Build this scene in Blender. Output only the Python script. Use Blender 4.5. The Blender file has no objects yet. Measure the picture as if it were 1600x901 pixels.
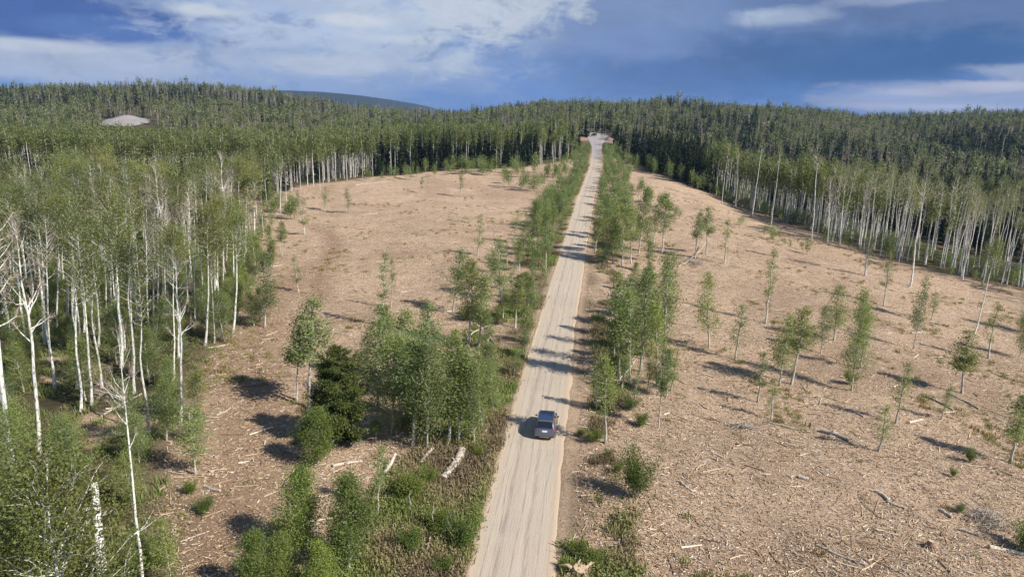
import bpy, bmesh, math
import numpy as np
from math import radians, sin, cos, pi

SC = bpy.context.scene
COL = SC.collection

# ------------------------------------------------------------------ camera
CAM_H, PITCH, ROLL, FPX = 28.0, 14.2, 1.5, 1067.0
cam_d = bpy.data.cameras.new("camera"); cam = bpy.data.objects.new("camera", cam_d); COL.objects.link(cam)
cam_d.sensor_width = 36; cam_d.lens = 24.0; cam_d.clip_start = 0.5; cam_d.clip_end = 20000
from mathutils import Matrix, Vector
cam.matrix_world = Matrix.Translation((0, 0, CAM_H)) @ Matrix.Rotation(radians(90 - PITCH), 4, 'X') @ Matrix.Rotation(radians(ROLL), 4, 'Z')
SC.camera = cam

# ------------------------------------------------------------------ light
SUN_TO = Vector((1.42, -0.84, 1.42)).normalized()      # direction towards the sun
SUN_EL = math.asin(SUN_TO.z); SUN_AZ = math.atan2(SUN_TO.x, SUN_TO.y)
sd = bpy.data.lights.new("sun", 'SUN'); sd.energy = 4.3; sd.angle = radians(0.5); sd.color = (1.0, 0.93, 0.83)
so = bpy.data.objects.new("sun", sd); COL.objects.link(so)
so.rotation_euler = SUN_TO.to_track_quat('Z', 'Y').to_euler()
SC.view_settings.view_transform = 'Standard'; SC.view_settings.look = 'None'
SC.view_settings.gamma = 1; SC.view_settings.use_curve_mapping = False
SC.view_settings.exposure = 0.62
SC.cycles.max_bounces = 6; SC.cycles.diffuse_bounces = 3; SC.cycles.transmission_bounces = 3
SC.cycles.transparent_max_bounces = 8; SC.cycles.volume_bounces = 0
SC.cycles.use_adaptive_sampling = True; SC.cycles.adaptive_threshold = 0.02

def lin(*c):
    return tuple(((v / 255) / 12.92 if v / 255 <= .04045 else ((v / 255 + .055) / 1.055) ** 2.4) for v in c)

# ------------------------------------------------------------------ node helpers
class NT:
    def __init__(s, tree): s.t = tree; tree.nodes.clear()
    def n(s, typ, **kw):
        nd = s.t.nodes.new(typ)
        for k, v in kw.items():
            if k.startswith('i_'):
                key = k[2:]
                key = int(key) if key.isdigit() else key.replace('_', ' ')
                s.put(nd.inputs[key], v)
            else: setattr(nd, k, v)
        return nd
    def put(s, sock, v):
        if isinstance(v, bpy.types.NodeSocket): s.t.links.new(v, sock)
        elif isinstance(v, bpy.types.Node): s.t.links.new(v.outputs[0], sock)
        else:
            if isinstance(v, tuple) and len(v) == 3 and sock.type == 'RGBA': v = (*v, 1)
            sock.default_value = v
    def m(s, op, a, b=0.0, c=0.0, clamp=False):
        nd = s.t.nodes.new('ShaderNodeMath'); nd.operation = op; nd.use_clamp = clamp
        s.put(nd.inputs[0], a); s.put(nd.inputs[1], b); s.put(nd.inputs[2], c); return nd.outputs[0]
    def mix(s, f, a, b, mode='MIX'):
        nd = s.t.nodes.new('ShaderNodeMix'); nd.data_type = 'RGBA'; nd.blend_type = mode
        s.put(nd.inputs[0], f); s.put(nd.inputs[6], a); s.put(nd.inputs[7], b); return nd.outputs[2]
    def ramp(s, f, stops):
        nd = s.t.nodes.new('ShaderNodeValToRGB'); e = nd.color_ramp.elements
        while len(e) < len(stops): e.new(0.5)
        for el, (p, c) in zip(e, stops): el.position = p; el.color = (*c, 1)
        s.put(nd.inputs[0], f); return nd.outputs[0]
    def smooth(s, v, a, b):
        nd = s.t.nodes.new('ShaderNodeMapRange'); nd.interpolation_type = 'SMOOTHSTEP'
        s.put(nd.inputs[0], v); nd.inputs[1].default_value = a; nd.inputs[2].default_value = b
        return nd.outputs[0]
    def noise(s, vec, scale, detail=4, rough=.55, dist=0.0):
        nd = s.t.nodes.new('ShaderNodeTexNoise'); s.put(nd.inputs['Vector'], vec)
        nd.inputs['Scale'].default_value = scale; nd.inputs['Detail'].default_value = detail
        nd.inputs['Roughness'].default_value = rough; nd.inputs['Distortion'].default_value = dist
        return nd.outputs[0]

# ------------------------------------------------------------------ sky
W = bpy.data.worlds.new("World"); SC.world = W; W.use_nodes = True
def build_sky():
    N = NT(W.node_tree); STR = 0.09
    out = N.n('ShaderNodeOutputWorld'); bg = N.n('ShaderNodeBackground'); bg.inputs[1].default_value = STR
    N.t.links.new(bg.outputs[0], out.inputs[0])
    sky = N.n('ShaderNodeTexSky', sky_type='NISHITA', sun_disc=False)
    sky.sun_elevation = SUN_EL; sky.sun_rotation = SUN_AZ; sky.altitude = 2500; sky.air_density = 1.0; sky.dust_density = .6
    tc = N.n('ShaderNodeTexCoord'); sp = N.n('ShaderNodeSeparateXYZ', i_0=tc.outputs['Generated'])
    X, Y, Z = sp.outputs
    az = N.m('ARCTAN2', X, Y)                      # radians from +Y towards +X
    el = N.m('ARCSINE', Z)
    cb = N.n('ShaderNodeCombineXYZ', i_0=az, i_1=N.m('MULTIPLY', el, 2.6), i_2=0.0)
    streak = N.n('ShaderNodeCombineXYZ', i_0=az, i_1=N.m('ADD', N.m('MULTIPLY', el, 6.5), N.m('MULTIPLY', az, .35)), i_2=3.0)
    n1 = N.noise(cb, 5.0, 7, .58, .3); n2 = N.noise(streak, 4.2, 6, .6, .6); n3 = N.noise(N.n('ShaderNodeCombineXYZ', i_0=az, i_1=N.m('MULTIPLY', el, 1.9), i_2=7.0), 15, 9, .66, .5)
    wob = N.m('ADD', N.m('MULTIPLY', N.m('SUBTRACT', n1, .5), 1.7), N.m('MULTIPLY', N.m('SUBTRACT', n3, .5), 1.7))
    def C(r, g, b, k=1.0):
        c = lin(r, g, b); e = 2 ** SC.view_settings.exposure * STR
        return tuple(v * k / e for v in c)
    col = N.ramp(N.m('MULTIPLY', el, 3.0, clamp=True), [(0, C(102, 138, 194)), (.25, C(104, 132, 188)), (.55, C(108, 132, 182)), (1, C(120, 140, 190))])
    # (px, py, rx, ry, colour, softness, noise weight); px/py are read off a 1600 px frame and turned into azimuth and elevation
    blobs = [
        (1400, 30, 380, 55, (94, 116, 166), .7, .5),
        (900, 40, 200, 80, (118, 138, 186), .7, .6),
        (720, 128, 230, 50, (94, 130, 194), .8, .4),
        (1180, 118, 330, 50, (68, 108, 172), .75, .5),
        (1320, 95, 290, 38, (54, 96, 154), .7, .5),
        (420, 95, 400, 80, (150, 166, 206), .8, .9),
        (480, 20, 280, 45, (165, 178, 214), .7, 1.2),
        (600, 62, 170, 38, (176, 186, 214), .6, 1.5),
        (750, 32, 105, 42, (196, 200, 220), .6, 1.3),
        (400, 52, 170, 28, (178, 188, 218), .6, 1.6),
        (120, 100, 320, 34, (176, 182, 208), .5, .9),
        (500, 108, 120, 15, (188, 192, 214), .8, 1.0),
        (70, 32, 330, 40, (60, 94, 164), .5, .7),
        (215, 56, 130, 15, (74, 108, 178), .6, .8),
        (60, 78, 120, 9, (196, 198, 216), .9, .8),
        (560, 45, 60, 8, (205, 206, 222), .9, 1.4), (330, 30, 60, 9, (205, 208, 224), .9, 1.4), (640, 72, 80, 7, (196, 200, 220), .9, 1.4),
        (975, 85, 80, 18, (120, 142, 198), 1.0, 1.8),
        (1192, 42, 75, 15, (178, 188, 216), .8, 1.2),
        (1320, 14, 70, 12, (160, 170, 205), .8, 1.2),
        (1470, 156, 230, 24, (152, 160, 196), .45, .7),
        (1600, 118, 130, 13, (158, 166, 200), .6, .9),
        (1530, 138, 90, 9, (190, 186, 208), .9, 1.4), (1400, 148, 60, 7, (180, 178, 202), .9, 1.4), (1440, 168, 120, 6, (176, 176, 204), .9, 1.4),
    ]
    for px, py, rx, ry, c, soft, nw in blobs:
        a0 = math.atan((px - 800) / FPX); yh = 180.5 + (px - 800) * .02625
        e0 = math.atan((yh - py) / FPX * cos(a0))
        ra, re = rx / FPX * cos(a0) ** 2, ry / FPX * cos(a0)
        dx = N.m('DIVIDE', N.m('SUBTRACT', az, a0), ra); dy = N.m('DIVIDE', N.m('SUBTRACT', el, e0), re)
        d = N.m('SQRT', N.m('ADD', N.m('MULTIPLY', dx, dx), N.m('MULTIPLY', dy, dy)))
        d = N.m('ADD', d, N.m('MULTIPLY', wob, nw))
        d = N.m('ADD', d, N.m('MULTIPLY', N.m('SUBTRACT', n2, .5), nw * 1.1))
        f = N.smooth(d, 1.0 + soft * .55, 1.0 - soft * .75)
        col = N.mix(f, col, C(*c))
    cs = N.n('ShaderNodeCombineXYZ', i_0=az, i_1=N.m('MULTIPLY', el, 2.2), i_2=11.0); n4 = N.noise(cs, 11, 10, .64, .35); n5 = N.noise(cs, 3.0, 3, .5)
    lft = N.m('MULTIPLY', N.smooth(az, .10, -.08), N.smooth(el, .012, .05)); lft = N.m('MULTIPLY', lft, N.smooth(N.m('ADD', N.m('MULTIPLY', az, -1.0), N.m('MULTIPLY', el, .9)), .72, .48))
    col = N.mix(N.m('MULTIPLY', N.m('MULTIPLY', N.smooth(n4, .50, .66), lft), .6), col, C(200, 204, 224))
    col = N.mix(N.m('MULTIPLY', N.m('MULTIPLY', N.smooth(n4, .47, .34), lft), .55), col, C(100, 124, 178))
    rgt = N.smooth(az, .0, .2); col = N.mix(N.m('MULTIPLY', N.m('MULTIPLY', N.smooth(n5, .45, .65), rgt), .4), col, C(88, 110, 158))
    det = N.m('ADD', .66, N.m('MULTIPLY', N.m('ADD', N.m('MULTIPLY', n3, .75), N.m('MULTIPLY', n2, .25)), .68))
    col = N.mix(1.0, col, N.n('ShaderNodeCombineColor', i_0=det, i_1=det, i_2=det).outputs[0], 'MULTIPLY')
    col = N.mix(1.0, col, (.98, 1.06, 1.0), 'MULTIPLY'); hs = N.n('ShaderNodeHueSaturation', i_Saturation=.93, i_Color=col); col = hs.outputs[0]
    # the storm clouds stand ahead; open sky above and behind
    front = N.m('MULTIPLY', N.smooth(el, .62, .28), N.smooth(Y, .1, .45))
    N.put(bg.inputs[0], N.mix(front, sky.outputs[0], col))
    W.cycles.sampling_method = 'MANUAL'; W.cycles.sample_map_resolution = 512
build_sky()

# ------------------------------------------------------------------ terrain function
def ss(a, b, v):
    t = np.clip((v - a) / (b - a), 0, 1); return t * t * (3 - 2 * t)
def vnoise(x, y, seed=0):
    x = np.asarray(x, float); y = np.asarray(y, float)
    xi = np.floor(x).astype(np.int64); yi = np.floor(y).astype(np.int64); fx = x - xi; fy = y - yi
    def h(i, j):
        n = (i * 374761393 + j * 668265263 + seed * 974711) & 0x7fffffff
        n = ((n ^ (n >> 13)) * 1274126177) & 0x7fffffff
        return ((n ^ (n >> 16)) & 0xffff) / 65535.0
    fx = fx * fx * (3 - 2 * fx); fy = fy * fy * (3 - 2 * fy)
    return (h(xi, yi) * (1 - fx) + h(xi + 1, yi) * fx) * (1 - fy) + (h(xi, yi + 1) * (1 - fx) + h(xi + 1, yi + 1) * fx) * fy
PY = [-200, 0, 60, 100, 140, 200, 260, 320, 380, 420, 480, 520, 600, 900]
PZ = [0, 0, -.2, -.8, 0, 1.8, 4.4, 6.3, 7.6, 9.6, 14.6, 17.5, 21, 34]
_yy = np.arange(-200, 900, 4.0); _zz = np.interp(_yy, PY, PZ); _k = np.ones(9) / 9
_zz = np.convolve(np.pad(_zz, 4, 'edge'), _k, 'valid')
def prof(y): return np.interp(y, _yy, _zz)
RU = [-1.2, -.75, -.56, -.42, -.33, -.235, -.14, -.047, .047, .19, .33, .42, .487, .56, .75, 1.2]
RZ = [34, 33, 39, 41, 33, 23, 18, 23, 33, 36, 37, 32, 28, 30, 36, 34]
RX_Y = [-100, 20, 37.7, 44.4, 67.3, 99, 116, 137, 165, 220, 255, 321, 398, 470, 560]
RX_X = [-12, -1.4, 0.2, 1.0, 3.5, 7.0, 9.4, 12.0, 15.6, 22.8, 28, 37.3, 46.4, 54, 62]
_ry = np.arange(-100, 560, 5.0); _rx = np.interp(_ry, RX_Y, RX_X); _rx = np.convolve(np.pad(_rx, 4, 'reflect', reflect_type='odd'), _k, 'valid')
def roadx(y): return np.interp(y, _ry, _rx)
def hgt(x, y):
    x = np.asarray(x, float); y = np.asarray(y, float)
    s = x - roadx(y); u = x / np.maximum(y, 40)
    z = prof(np.minimum(y, 350))
    z = z - 7.0 * ss(12, 110, s) * (1 - ss(150, 330, y) * .4)
    z = z - 2.0 * ss(20, 90, -s) * (1 - ss(150, 260, y))
    z = z - 4.5 * ss(50, 150, -s) * ss(200, 300, y) * (1 - ss(340, 420, y))
    z = z - 9 * ss(.22, .4, u) * ss(180, 300, y) * (1 - ss(420, 520, y))
    z = z - 6 * ss(.15, .35, -u) * ss(310, 400, y) * (1 - ss(440, 560, y))
    R = np.interp(u, RU, RZ)
    t = ss(400, 860, y)
    far = z * (1 - t) + R * t - 12 * ss(870, 1400, y)
    nr = np.exp(-(s / 45) ** 2) * (1 - ss(520, 640, y))
    z2 = far * (1 - nr) + prof(y) * nr
    z = np.where(y > 300, z + (z2 - z) * ss(300, 380, y), z)
    amp = ss(4, 14, np.abs(s))
    z = z + amp * ((vnoise(x / 9, y / 9, 1) - .5) * .7 + (vnoise(x / 3.1, y / 3.1, 2) - .5) * .28)
    z = z + ss(350, 600, y) * ((vnoise(x / 60, y / 60, 3) - .5) * 9 + (vnoise(x / 140, y / 140, 4) - .5) * 6) * (1 - np.exp(-(s / 60) ** 2) * .8)
    z = z - .14 * np.exp(-((np.abs(s) - 4.0) / .8) ** 2)       # shallow ditch
    return z
def h1(x, y): return float(hgt(x, y))

# pixel of the 1600x901 photograph -> place on the ground
_p, _r = radians(PITCH), radians(ROLL)
_fw = np.array([0, cos(_p), -sin(_p)]); _u0 = np.array([0, sin(_p), cos(_p)]); _r0 = np.array([1., 0, 0])
_R = _r0 * cos(_r) + _u0 * sin(_r); _U = _u0 * cos(_r) - _r0 * sin(_r)
_T = np.concatenate([np.arange(15, 300, .5), np.arange(300, 1400, 2.0)])
def gp(px, py):
    d = _fw * FPX + _R * (px - 800) + _U * (450.5 - py); d /= np.linalg.norm(d)
    P = d[None] * _T[:, None] + np.array([0, 0, CAM_H]); g = P[:, 2] - hgt(P[:, 0], P[:, 1])
    i = int(np.argmax(g < 0)) if (g < 0).any() else len(_T) - 1
    i = max(i, 1); f = g[i - 1] / (g[i - 1] - g[i] + 1e-9); t = _T[i - 1] + (_T[i] - _T[i - 1]) * f
    q = d * t; return float(q[0]), float(q[1])
def project(P):
    P = np.atleast_2d(P) - np.array([0, 0, CAM_H]); dz = P @ _fw
    return 800 + FPX * (P @ _R) / dz, 450.5 - FPX * (P @ _U) / dz, dz
def height_to(x, y, py):           # height of an upright thing at x, y whose top reaches image row py
    z0 = h1(x, y); a = np.arange(.5, 40, .1)
    _, yy, _ = project(np.stack([np.full_like(a, x), np.full_like(a, y), z0 + a], 1))
    return float(a[int(np.argmin(np.abs(yy - py)))])

# ------------------------------------------------------------------ clearing outline
LINE = [(500, 1500), (330, 1100), (272, 900), (250, 780), (262, 690), (300, 610), (338, 535), (356, 470), (378, 400), (396, 335), (420, 305), (470, 290), (560, 279),
        (640, 272), (720, 264), (800, 262), (880, 252), (912, 240), (958, 240), (1005, 266), (1060, 284), (1130, 312), (1200, 336), (1290, 374), (1400, 407),
        (1500, 432), (1650, 462), (1900, 560), (2300, 900), (2300, 1500)]
CLEAR = np.array([gp(*p) for p in LINE] + [(70, -40), (-12, -40)])
def inside(poly, x, y):
    x = np.asarray(x, float); y = np.asarray(y, float); r = np.zeros(x.shape, bool); n = len(poly)
    for i in range(n):
        x0, y0 = poly[i]; x1, y1 = poly[(i + 1) % n]
        c = ((y0 > y) != (y1 > y)) & (x < (x1 - x0) * (y - y0) / (y1 - y0 + 1e-12) + x0); r ^= c
    return r
def poly_dist(poly, x, y, closed=False):
    d = np.full(np.shape(x), 1e9); n = len(poly)
    for i in range(n - (0 if closed else 1)):
        a = np.array(poly[i]); b = np.array(poly[(i + 1) % n]); ab = b - a
        t = np.clip(((x - a[0]) * ab[0] + (y - a[1]) * ab[1]) / (ab @ ab + 1e-9), 0, 1)
        d = np.minimum(d, np.hypot(x - a[0] - t * ab[0], y - a[1] - t * ab[1]))
    return d
LOT = np.array([gp(*p) for p in [(919, 222), (958, 224), (956, 216), (948, 210), (930, 207), (918, 209)]])
PATCHES = [np.array([gp(*p) for p in q]) for q in ([(60, 560), (150, 552), (160, 590), (70, 600)], [(-160, 268), (200, 283), (415, 288), (400, 325), (250, 330), (-160, 335)], [(135, 700), (250, 660), (262, 640), (120, 650)])]
def is_clear(x, y):
    r = inside(CLEAR, x, y); nz = (vnoise(x / 7, y / 7, 17) - .42) * 13
    dd = poly_dist(CLEAR, x, y, True); r = np.where(r, dd > np.clip(nz, 0, 7) * (np.abs(x - roadx(y)) > 25), dd < np.clip(-nz, 0, 4))
    r = r | inside(LOT, x, y) | ((np.abs(x - roadx(y)) < 6) & (y < 500))
    for p in PATCHES: r |= inside(p, x, y)
    return r
TRACK = [gp(*p) for p in [(500, 470), (497, 440), (505, 415), (520, 395), (523, 378), (512, 362), (490, 352)]]
SKID = [gp(*p) for p in [(330, 900), (360, 800), (385, 720), (400, 640), (400, 560), (410, 500), (440, 450), (480, 420)]]

# ------------------------------------------------------------------ mesh helpers
def tag(o, label=None, cat=None, group=None, kind=None):
    if label: o['label'] = label
    if cat: o['category'] = cat
    if group: o['group'] = group
    if kind: o['kind'] = kind
    return o
class MB:
    def __init__(s): s.V = []; s.F = []; s.M = []; s.T = []; s.n = 0
    def add(s, V, F, mat=0, tint=.5):
        V = np.asarray(V, np.float32); F = np.asarray(F, np.int64)
        s.V.append(V); s.F.append(F + s.n); s.M.append(mat)
        s.T.append(np.broadcast_to(np.asarray(tint, np.float32), (len(V),))); s.n += len(V); return s
    def arrays(s): return np.concatenate(s.V), s.F, s.M, np.concatenate(s.T)
    def mesh(s, name, mats, smooth=False):
        me = bpy.data.meshes.new(name); V = np.concatenate(s.V); T = np.concatenate(s.T)
        me.vertices.add(len(V)); me.vertices.foreach_set('co', V.ravel())
        li = np.concatenate([f.ravel() for f in s.F]); cnt = np.concatenate([np.full(len(f), f.shape[1]) for f in s.F])
        me.loops.add(len(li)); me.loops.foreach_set('vertex_index', li.astype(np.int32))
        me.polygons.add(len(cnt)); st = np.concatenate([[0], np.cumsum(cnt)[:-1]])
        me.polygons.foreach_set('loop_start', st.astype(np.int32))
        me.polygons.foreach_set('material_index', np.concatenate([np.full(len(f), m) for f, m in zip(s.F, s.M)]).astype(np.int32))
        if smooth: me.polygons.foreach_set('use_smooth', np.ones(len(cnt), bool))
        for m in mats: me.materials.append(m)
        at = me.attributes.new('tint', 'FLOAT', 'POINT'); at.data.foreach_set('value', T.astype(np.float32))
        me.update(); me.validate(); return me
    def obj(s, name, mats, parent=None, smooth=False, link=True):
        o = bpy.data.objects.new(name, s.mesh(name, mats, smooth))
        if link: COL.objects.link(o)
        if parent: o.parent = parent
        return o
def tube(P, R, k=5):
    P = np.asarray(P, float); n = len(P); R = np.broadcast_to(np.asarray(R, float), (n,))
    D = np.gradient(P, axis=0); D /= np.linalg.norm(D, axis=1)[:, None] + 1e-9
    ref = np.array([0.31, .95, .02]) if abs(D[0][2]) > .8 else np.array([0, 0.05, 1.])
    A = np.cross(D, ref); A /= np.linalg.norm(A, axis=1)[:, None] + 1e-9; B = np.cross(D, A)
    a = np.arange(k) * 2 * pi / k
    V = (P[:, None] + R[:, None, None] * (A[:, None] * np.cos(a)[None, :, None] + B[:, None] * np.sin(a)[None, :, None])).reshape(-1, 3)
    i = np.arange(n - 1)[:, None] * k; j = np.arange(k)[None]; j2 = (j + 1) % k
    F = np.stack([i + j, i + j2, i + k + j2, i + k + j], -1).reshape(-1, 4); return V, F
def capped(mb, P, R, k=8, mat=0, capmat=None, tint=.5):
    V, F = tube(P, R, k); mb.add(V, F, mat, tint)
    for ring in (V[:k], V[-k:]):
        c = ring.mean(0); mb.add(np.vstack([ring, c]), [[i, (i + 1) % k, k] for i in range(k)], mat if capmat is None else capmat, tint)
def cards(C, s, rng, up=.35, aspect=.62, tint=None, droop=None):
    C = np.asarray(C, float); n = len(C); s = np.broadcast_to(s, (n,))
    nrm = rng.normal(size=(n, 3)); nrm /= np.linalg.norm(nrm, axis=1)[:, None]; nrm[:, 2] = np.abs(nrm[:, 2]) + up
    nrm /= np.linalg.norm(nrm, axis=1)[:, None]
    a = rng.normal(size=(n, 3)) if droop is None else droop + rng.normal(size=(n, 3)) * .25
    a -= nrm * (a * nrm).sum(1)[:, None]; a /= np.linalg.norm(a, axis=1)[:, None] + 1e-9; b = np.cross(nrm, a)
    a = a * (s / 2)[:, None]; b = b * (s / 2 * aspect)[:, None]; dz = nrm * (s * .12)[:, None]
    V = np.stack([C - a, C + b + dz, C + a, C - b + dz], 1).reshape(-1, 3)
    F = np.arange(4 * n).reshape(-1, 4)
    t = rng.random(n) if tint is None else tint
    return V, F, np.repeat(t, 4)

# ------------------------------------------------------------------ materials
def mat(name):
    m = bpy.data.materials.new(name); m.use_nodes = True; N = NT(m.node_tree)
    out = N.n('ShaderNodeOutputMaterial'); return m, N, out
def simple(name, c, rough=.7, metal=0.0, var=.12, scale=3.0, spec=.5):
    m, N, out = mat(name); tc = N.n('ShaderNodeTexCoord')
    n = N.noise(tc.outputs['Object'], scale, 5)
    col = N.mix(n, tuple(v * (1 - var) for v in c), tuple(min(1, v * (1 + var)) for v in c))
    b = N.n('ShaderNodeBsdfPrincipled', i_Base_Color=col, i_Roughness=rough, i_Metallic=metal)
    b.inputs['Specular IOR Level'].default_value = spec
    N.t.links.new(b.outputs[0], out.inputs[0]); return m
def leafmat(name, stops, trans=.4, objvar=.4, rough=.6, ovc=((.8, .9, .85), (1.15, 1.08, .8))):
    m, N, out = mat(name)
    at = N.n('ShaderNodeAttribute', attribute_name='tint'); oi = N.n('ShaderNodeObjectInfo')
    c = N.ramp(at.outputs['Fac'], stops)
    c = N.mix(1.0, c, N.mix(oi.outputs['Random'], ovc[0], ovc[1]), 'MULTIPLY')
    v = N.m('ADD', 1 - objvar / 2, N.m('MULTIPLY', N.m('FRACT', N.m('MULTIPLY', oi.outputs['Random'], 7.31)), objvar))
    c = N.mix(1.0, c, N.n('ShaderNodeCombineColor', i_0=v, i_1=v, i_2=v).outputs[0], 'MULTIPLY')
    b = N.n('ShaderNodeBsdfPrincipled', i_Base_Color=c, i_Roughness=rough); b.inputs['Specular IOR Level'].default_value = .3
    tr = N.n('ShaderNodeBsdfTranslucent', i_Color=N.mix(1.0, c, (1.25, 1.3, .7), 'MULTIPLY'))
    mx = N.n('ShaderNodeMixShader', i_0=trans); N.t.links.new(b.outputs[0], mx.inputs[1]); N.t.links.new(tr.outputs[0], mx.inputs[2])
    N.t.links.new(mx.outputs[0], out.inputs[0]); return m
def barkmat(name, pale, dark, amount=.5, stretch=(7, 7, 2.2)):
    m, N, out = mat(name); tc = N.n('ShaderNodeTexCoord'); oi = N.n('ShaderNodeObjectInfo')
    mp = N.n('ShaderNodeMapping', i_Vector=tc.outputs['Object'], i_Scale=stretch)
    n = N.noise(mp, 1.0, 4, .6); n2 = N.noise(tc.outputs['Object'], .35, 2)
    f = N.smooth(n, .75 - amount * .25, .55 - amount * .25)
    c = N.mix(f, dark, pale); c = N.mix(N.m('MULTIPLY', n2, .5), c, tuple(v * .72 for v in pale))
    v = N.m('ADD', .78, N.m('MULTIPLY', oi.outputs['Random'], .3))
    c = N.mix(1.0, c, N.n('ShaderNodeCombineColor', i_0=v, i_1=v, i_2=N.m('MULTIPLY', v, .97)).outputs[0], 'MULTIPLY')
    b = N.n('ShaderNodeBsdfPrincipled', i_Base_Color=c, i_Roughness=.8)
    N.t.links.new(b.outputs[0], out.inputs[0]); return m
L_YOUNG = leafmat('young_aspen_leaves', [(0, (0.10, 0.128, 0.042)), (.45, (0.205, 0.25, 0.09)), (.85, (0.30, 0.345, 0.15)), (1, (0.42, 0.44, 0.25))])
L_SUNLIT = leafmat('sunlit_aspen_leaves', [(0, (0.089, 0.126, 0.032)), (.45, (0.189, 0.236, 0.063)), (.85, (0.273, 0.326, 0.105)), (1, (0.378, 0.399, 0.189))])  # young aspen leaves with a sunlit yellow-green put into the colour
L_TALL = leafmat('tall_aspen_leaves', [(0, (0.087, 0.104, 0.034)), (.5, (0.171, 0.195, 0.065)), (.88, (0.248, 0.267, 0.104)), (1, (0.348, 0.338, 0.182))], objvar=.6)
L_OLIVE = leafmat('olive_aspen_leaves', [(0, (0.117, 0.130, 0.052)), (.5, (0.208, 0.215, 0.091)), (1, (0.338, 0.312, 0.182))])
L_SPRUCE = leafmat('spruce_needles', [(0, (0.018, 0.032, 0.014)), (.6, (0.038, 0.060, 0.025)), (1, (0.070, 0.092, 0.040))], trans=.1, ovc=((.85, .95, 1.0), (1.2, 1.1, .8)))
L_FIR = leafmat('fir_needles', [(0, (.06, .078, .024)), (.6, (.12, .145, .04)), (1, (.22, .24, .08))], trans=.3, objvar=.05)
L_SHRUB = leafmat('shrub_leaves', [(0, (.07, .10, .02)), (.5, (.14, .185, .04)), (1, (.22, .26, .08))])
L_BRUSH = leafmat('undergrowth_leaves', [(0, (.20, .145, .10)), (.25, (.33, .25, .165)), (.45, (.27, .24, .115)), (.7, (.17, .20, .06)), (1, (.25, .28, .10))], trans=.2)
BARK = barkmat('aspen_bark', (.84, .82, .77), (.13, .11, .09), .35)
BARK_Y = barkmat('young_aspen_bark', (.56, .53, .46), (.14, .12, .09), .4)
BARK_DEAD = barkmat('weathered_aspen_bark', (.50, .43, .37), (.16, .10, .075), .5)
BARK_TWIG = barkmat('bare_twigs', (.46, .38, .32), (.2, .15, .12), .3)
BARK_CON = barkmat('conifer_bark', (.13, .10, .08), (.05, .04, .03), .5)
L_FAR = leafmat('hillside_aspen_leaves', [(0, (.075, .092, .04)), (.5, (.145, .168, .07)), (.88, (.22, .235, .11)), (1, (.29, .28, .16))], trans=.3)
L_BELT = leafmat('belt_aspen_leaves', [(0, (.13, .145, .05)), (.5, (.235, .255, .09)), (.88, (.33, .34, .14)), (1, (.42, .40, .22))], trans=.4)
BARK_FAR = barkmat('grey_bark', (.40, .37, .33), (.16, .14, .12), .4)
BARK_DGREY = barkmat('dead_grey_bark', (.27, .245, .22), (.13, .115, .10), .4)
BARK_LOG = barkmat('log_bark', (.62, .55, .47), (.26, .20, .155), .3, (5, 5, 5))
WOOD = simple('cut_wood', (.52, .38, .25), .8, 0, .25, 6)

def chipmat():
    m, N, out = mat('wood_chips')
    at = N.n('ShaderNodeAttribute', attribute_name='tint')
    c = N.ramp(at.outputs['Fac'], [(0, (.16, .105, .07)), (.25, (.34, .24, .15)), (.6, (.5, .37, .24)), (.85, (.64, .50, .36)), (1, (.78, .70, .58))])
    b = N.n('ShaderNodeBsdfPrincipled', i_Base_Color=c, i_Roughness=.85); b.inputs['Specular IOR Level'].default_value = .2
    N.t.links.new(b.outputs[0], out.inputs[0]); return m
CHIP = chipmat()

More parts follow.
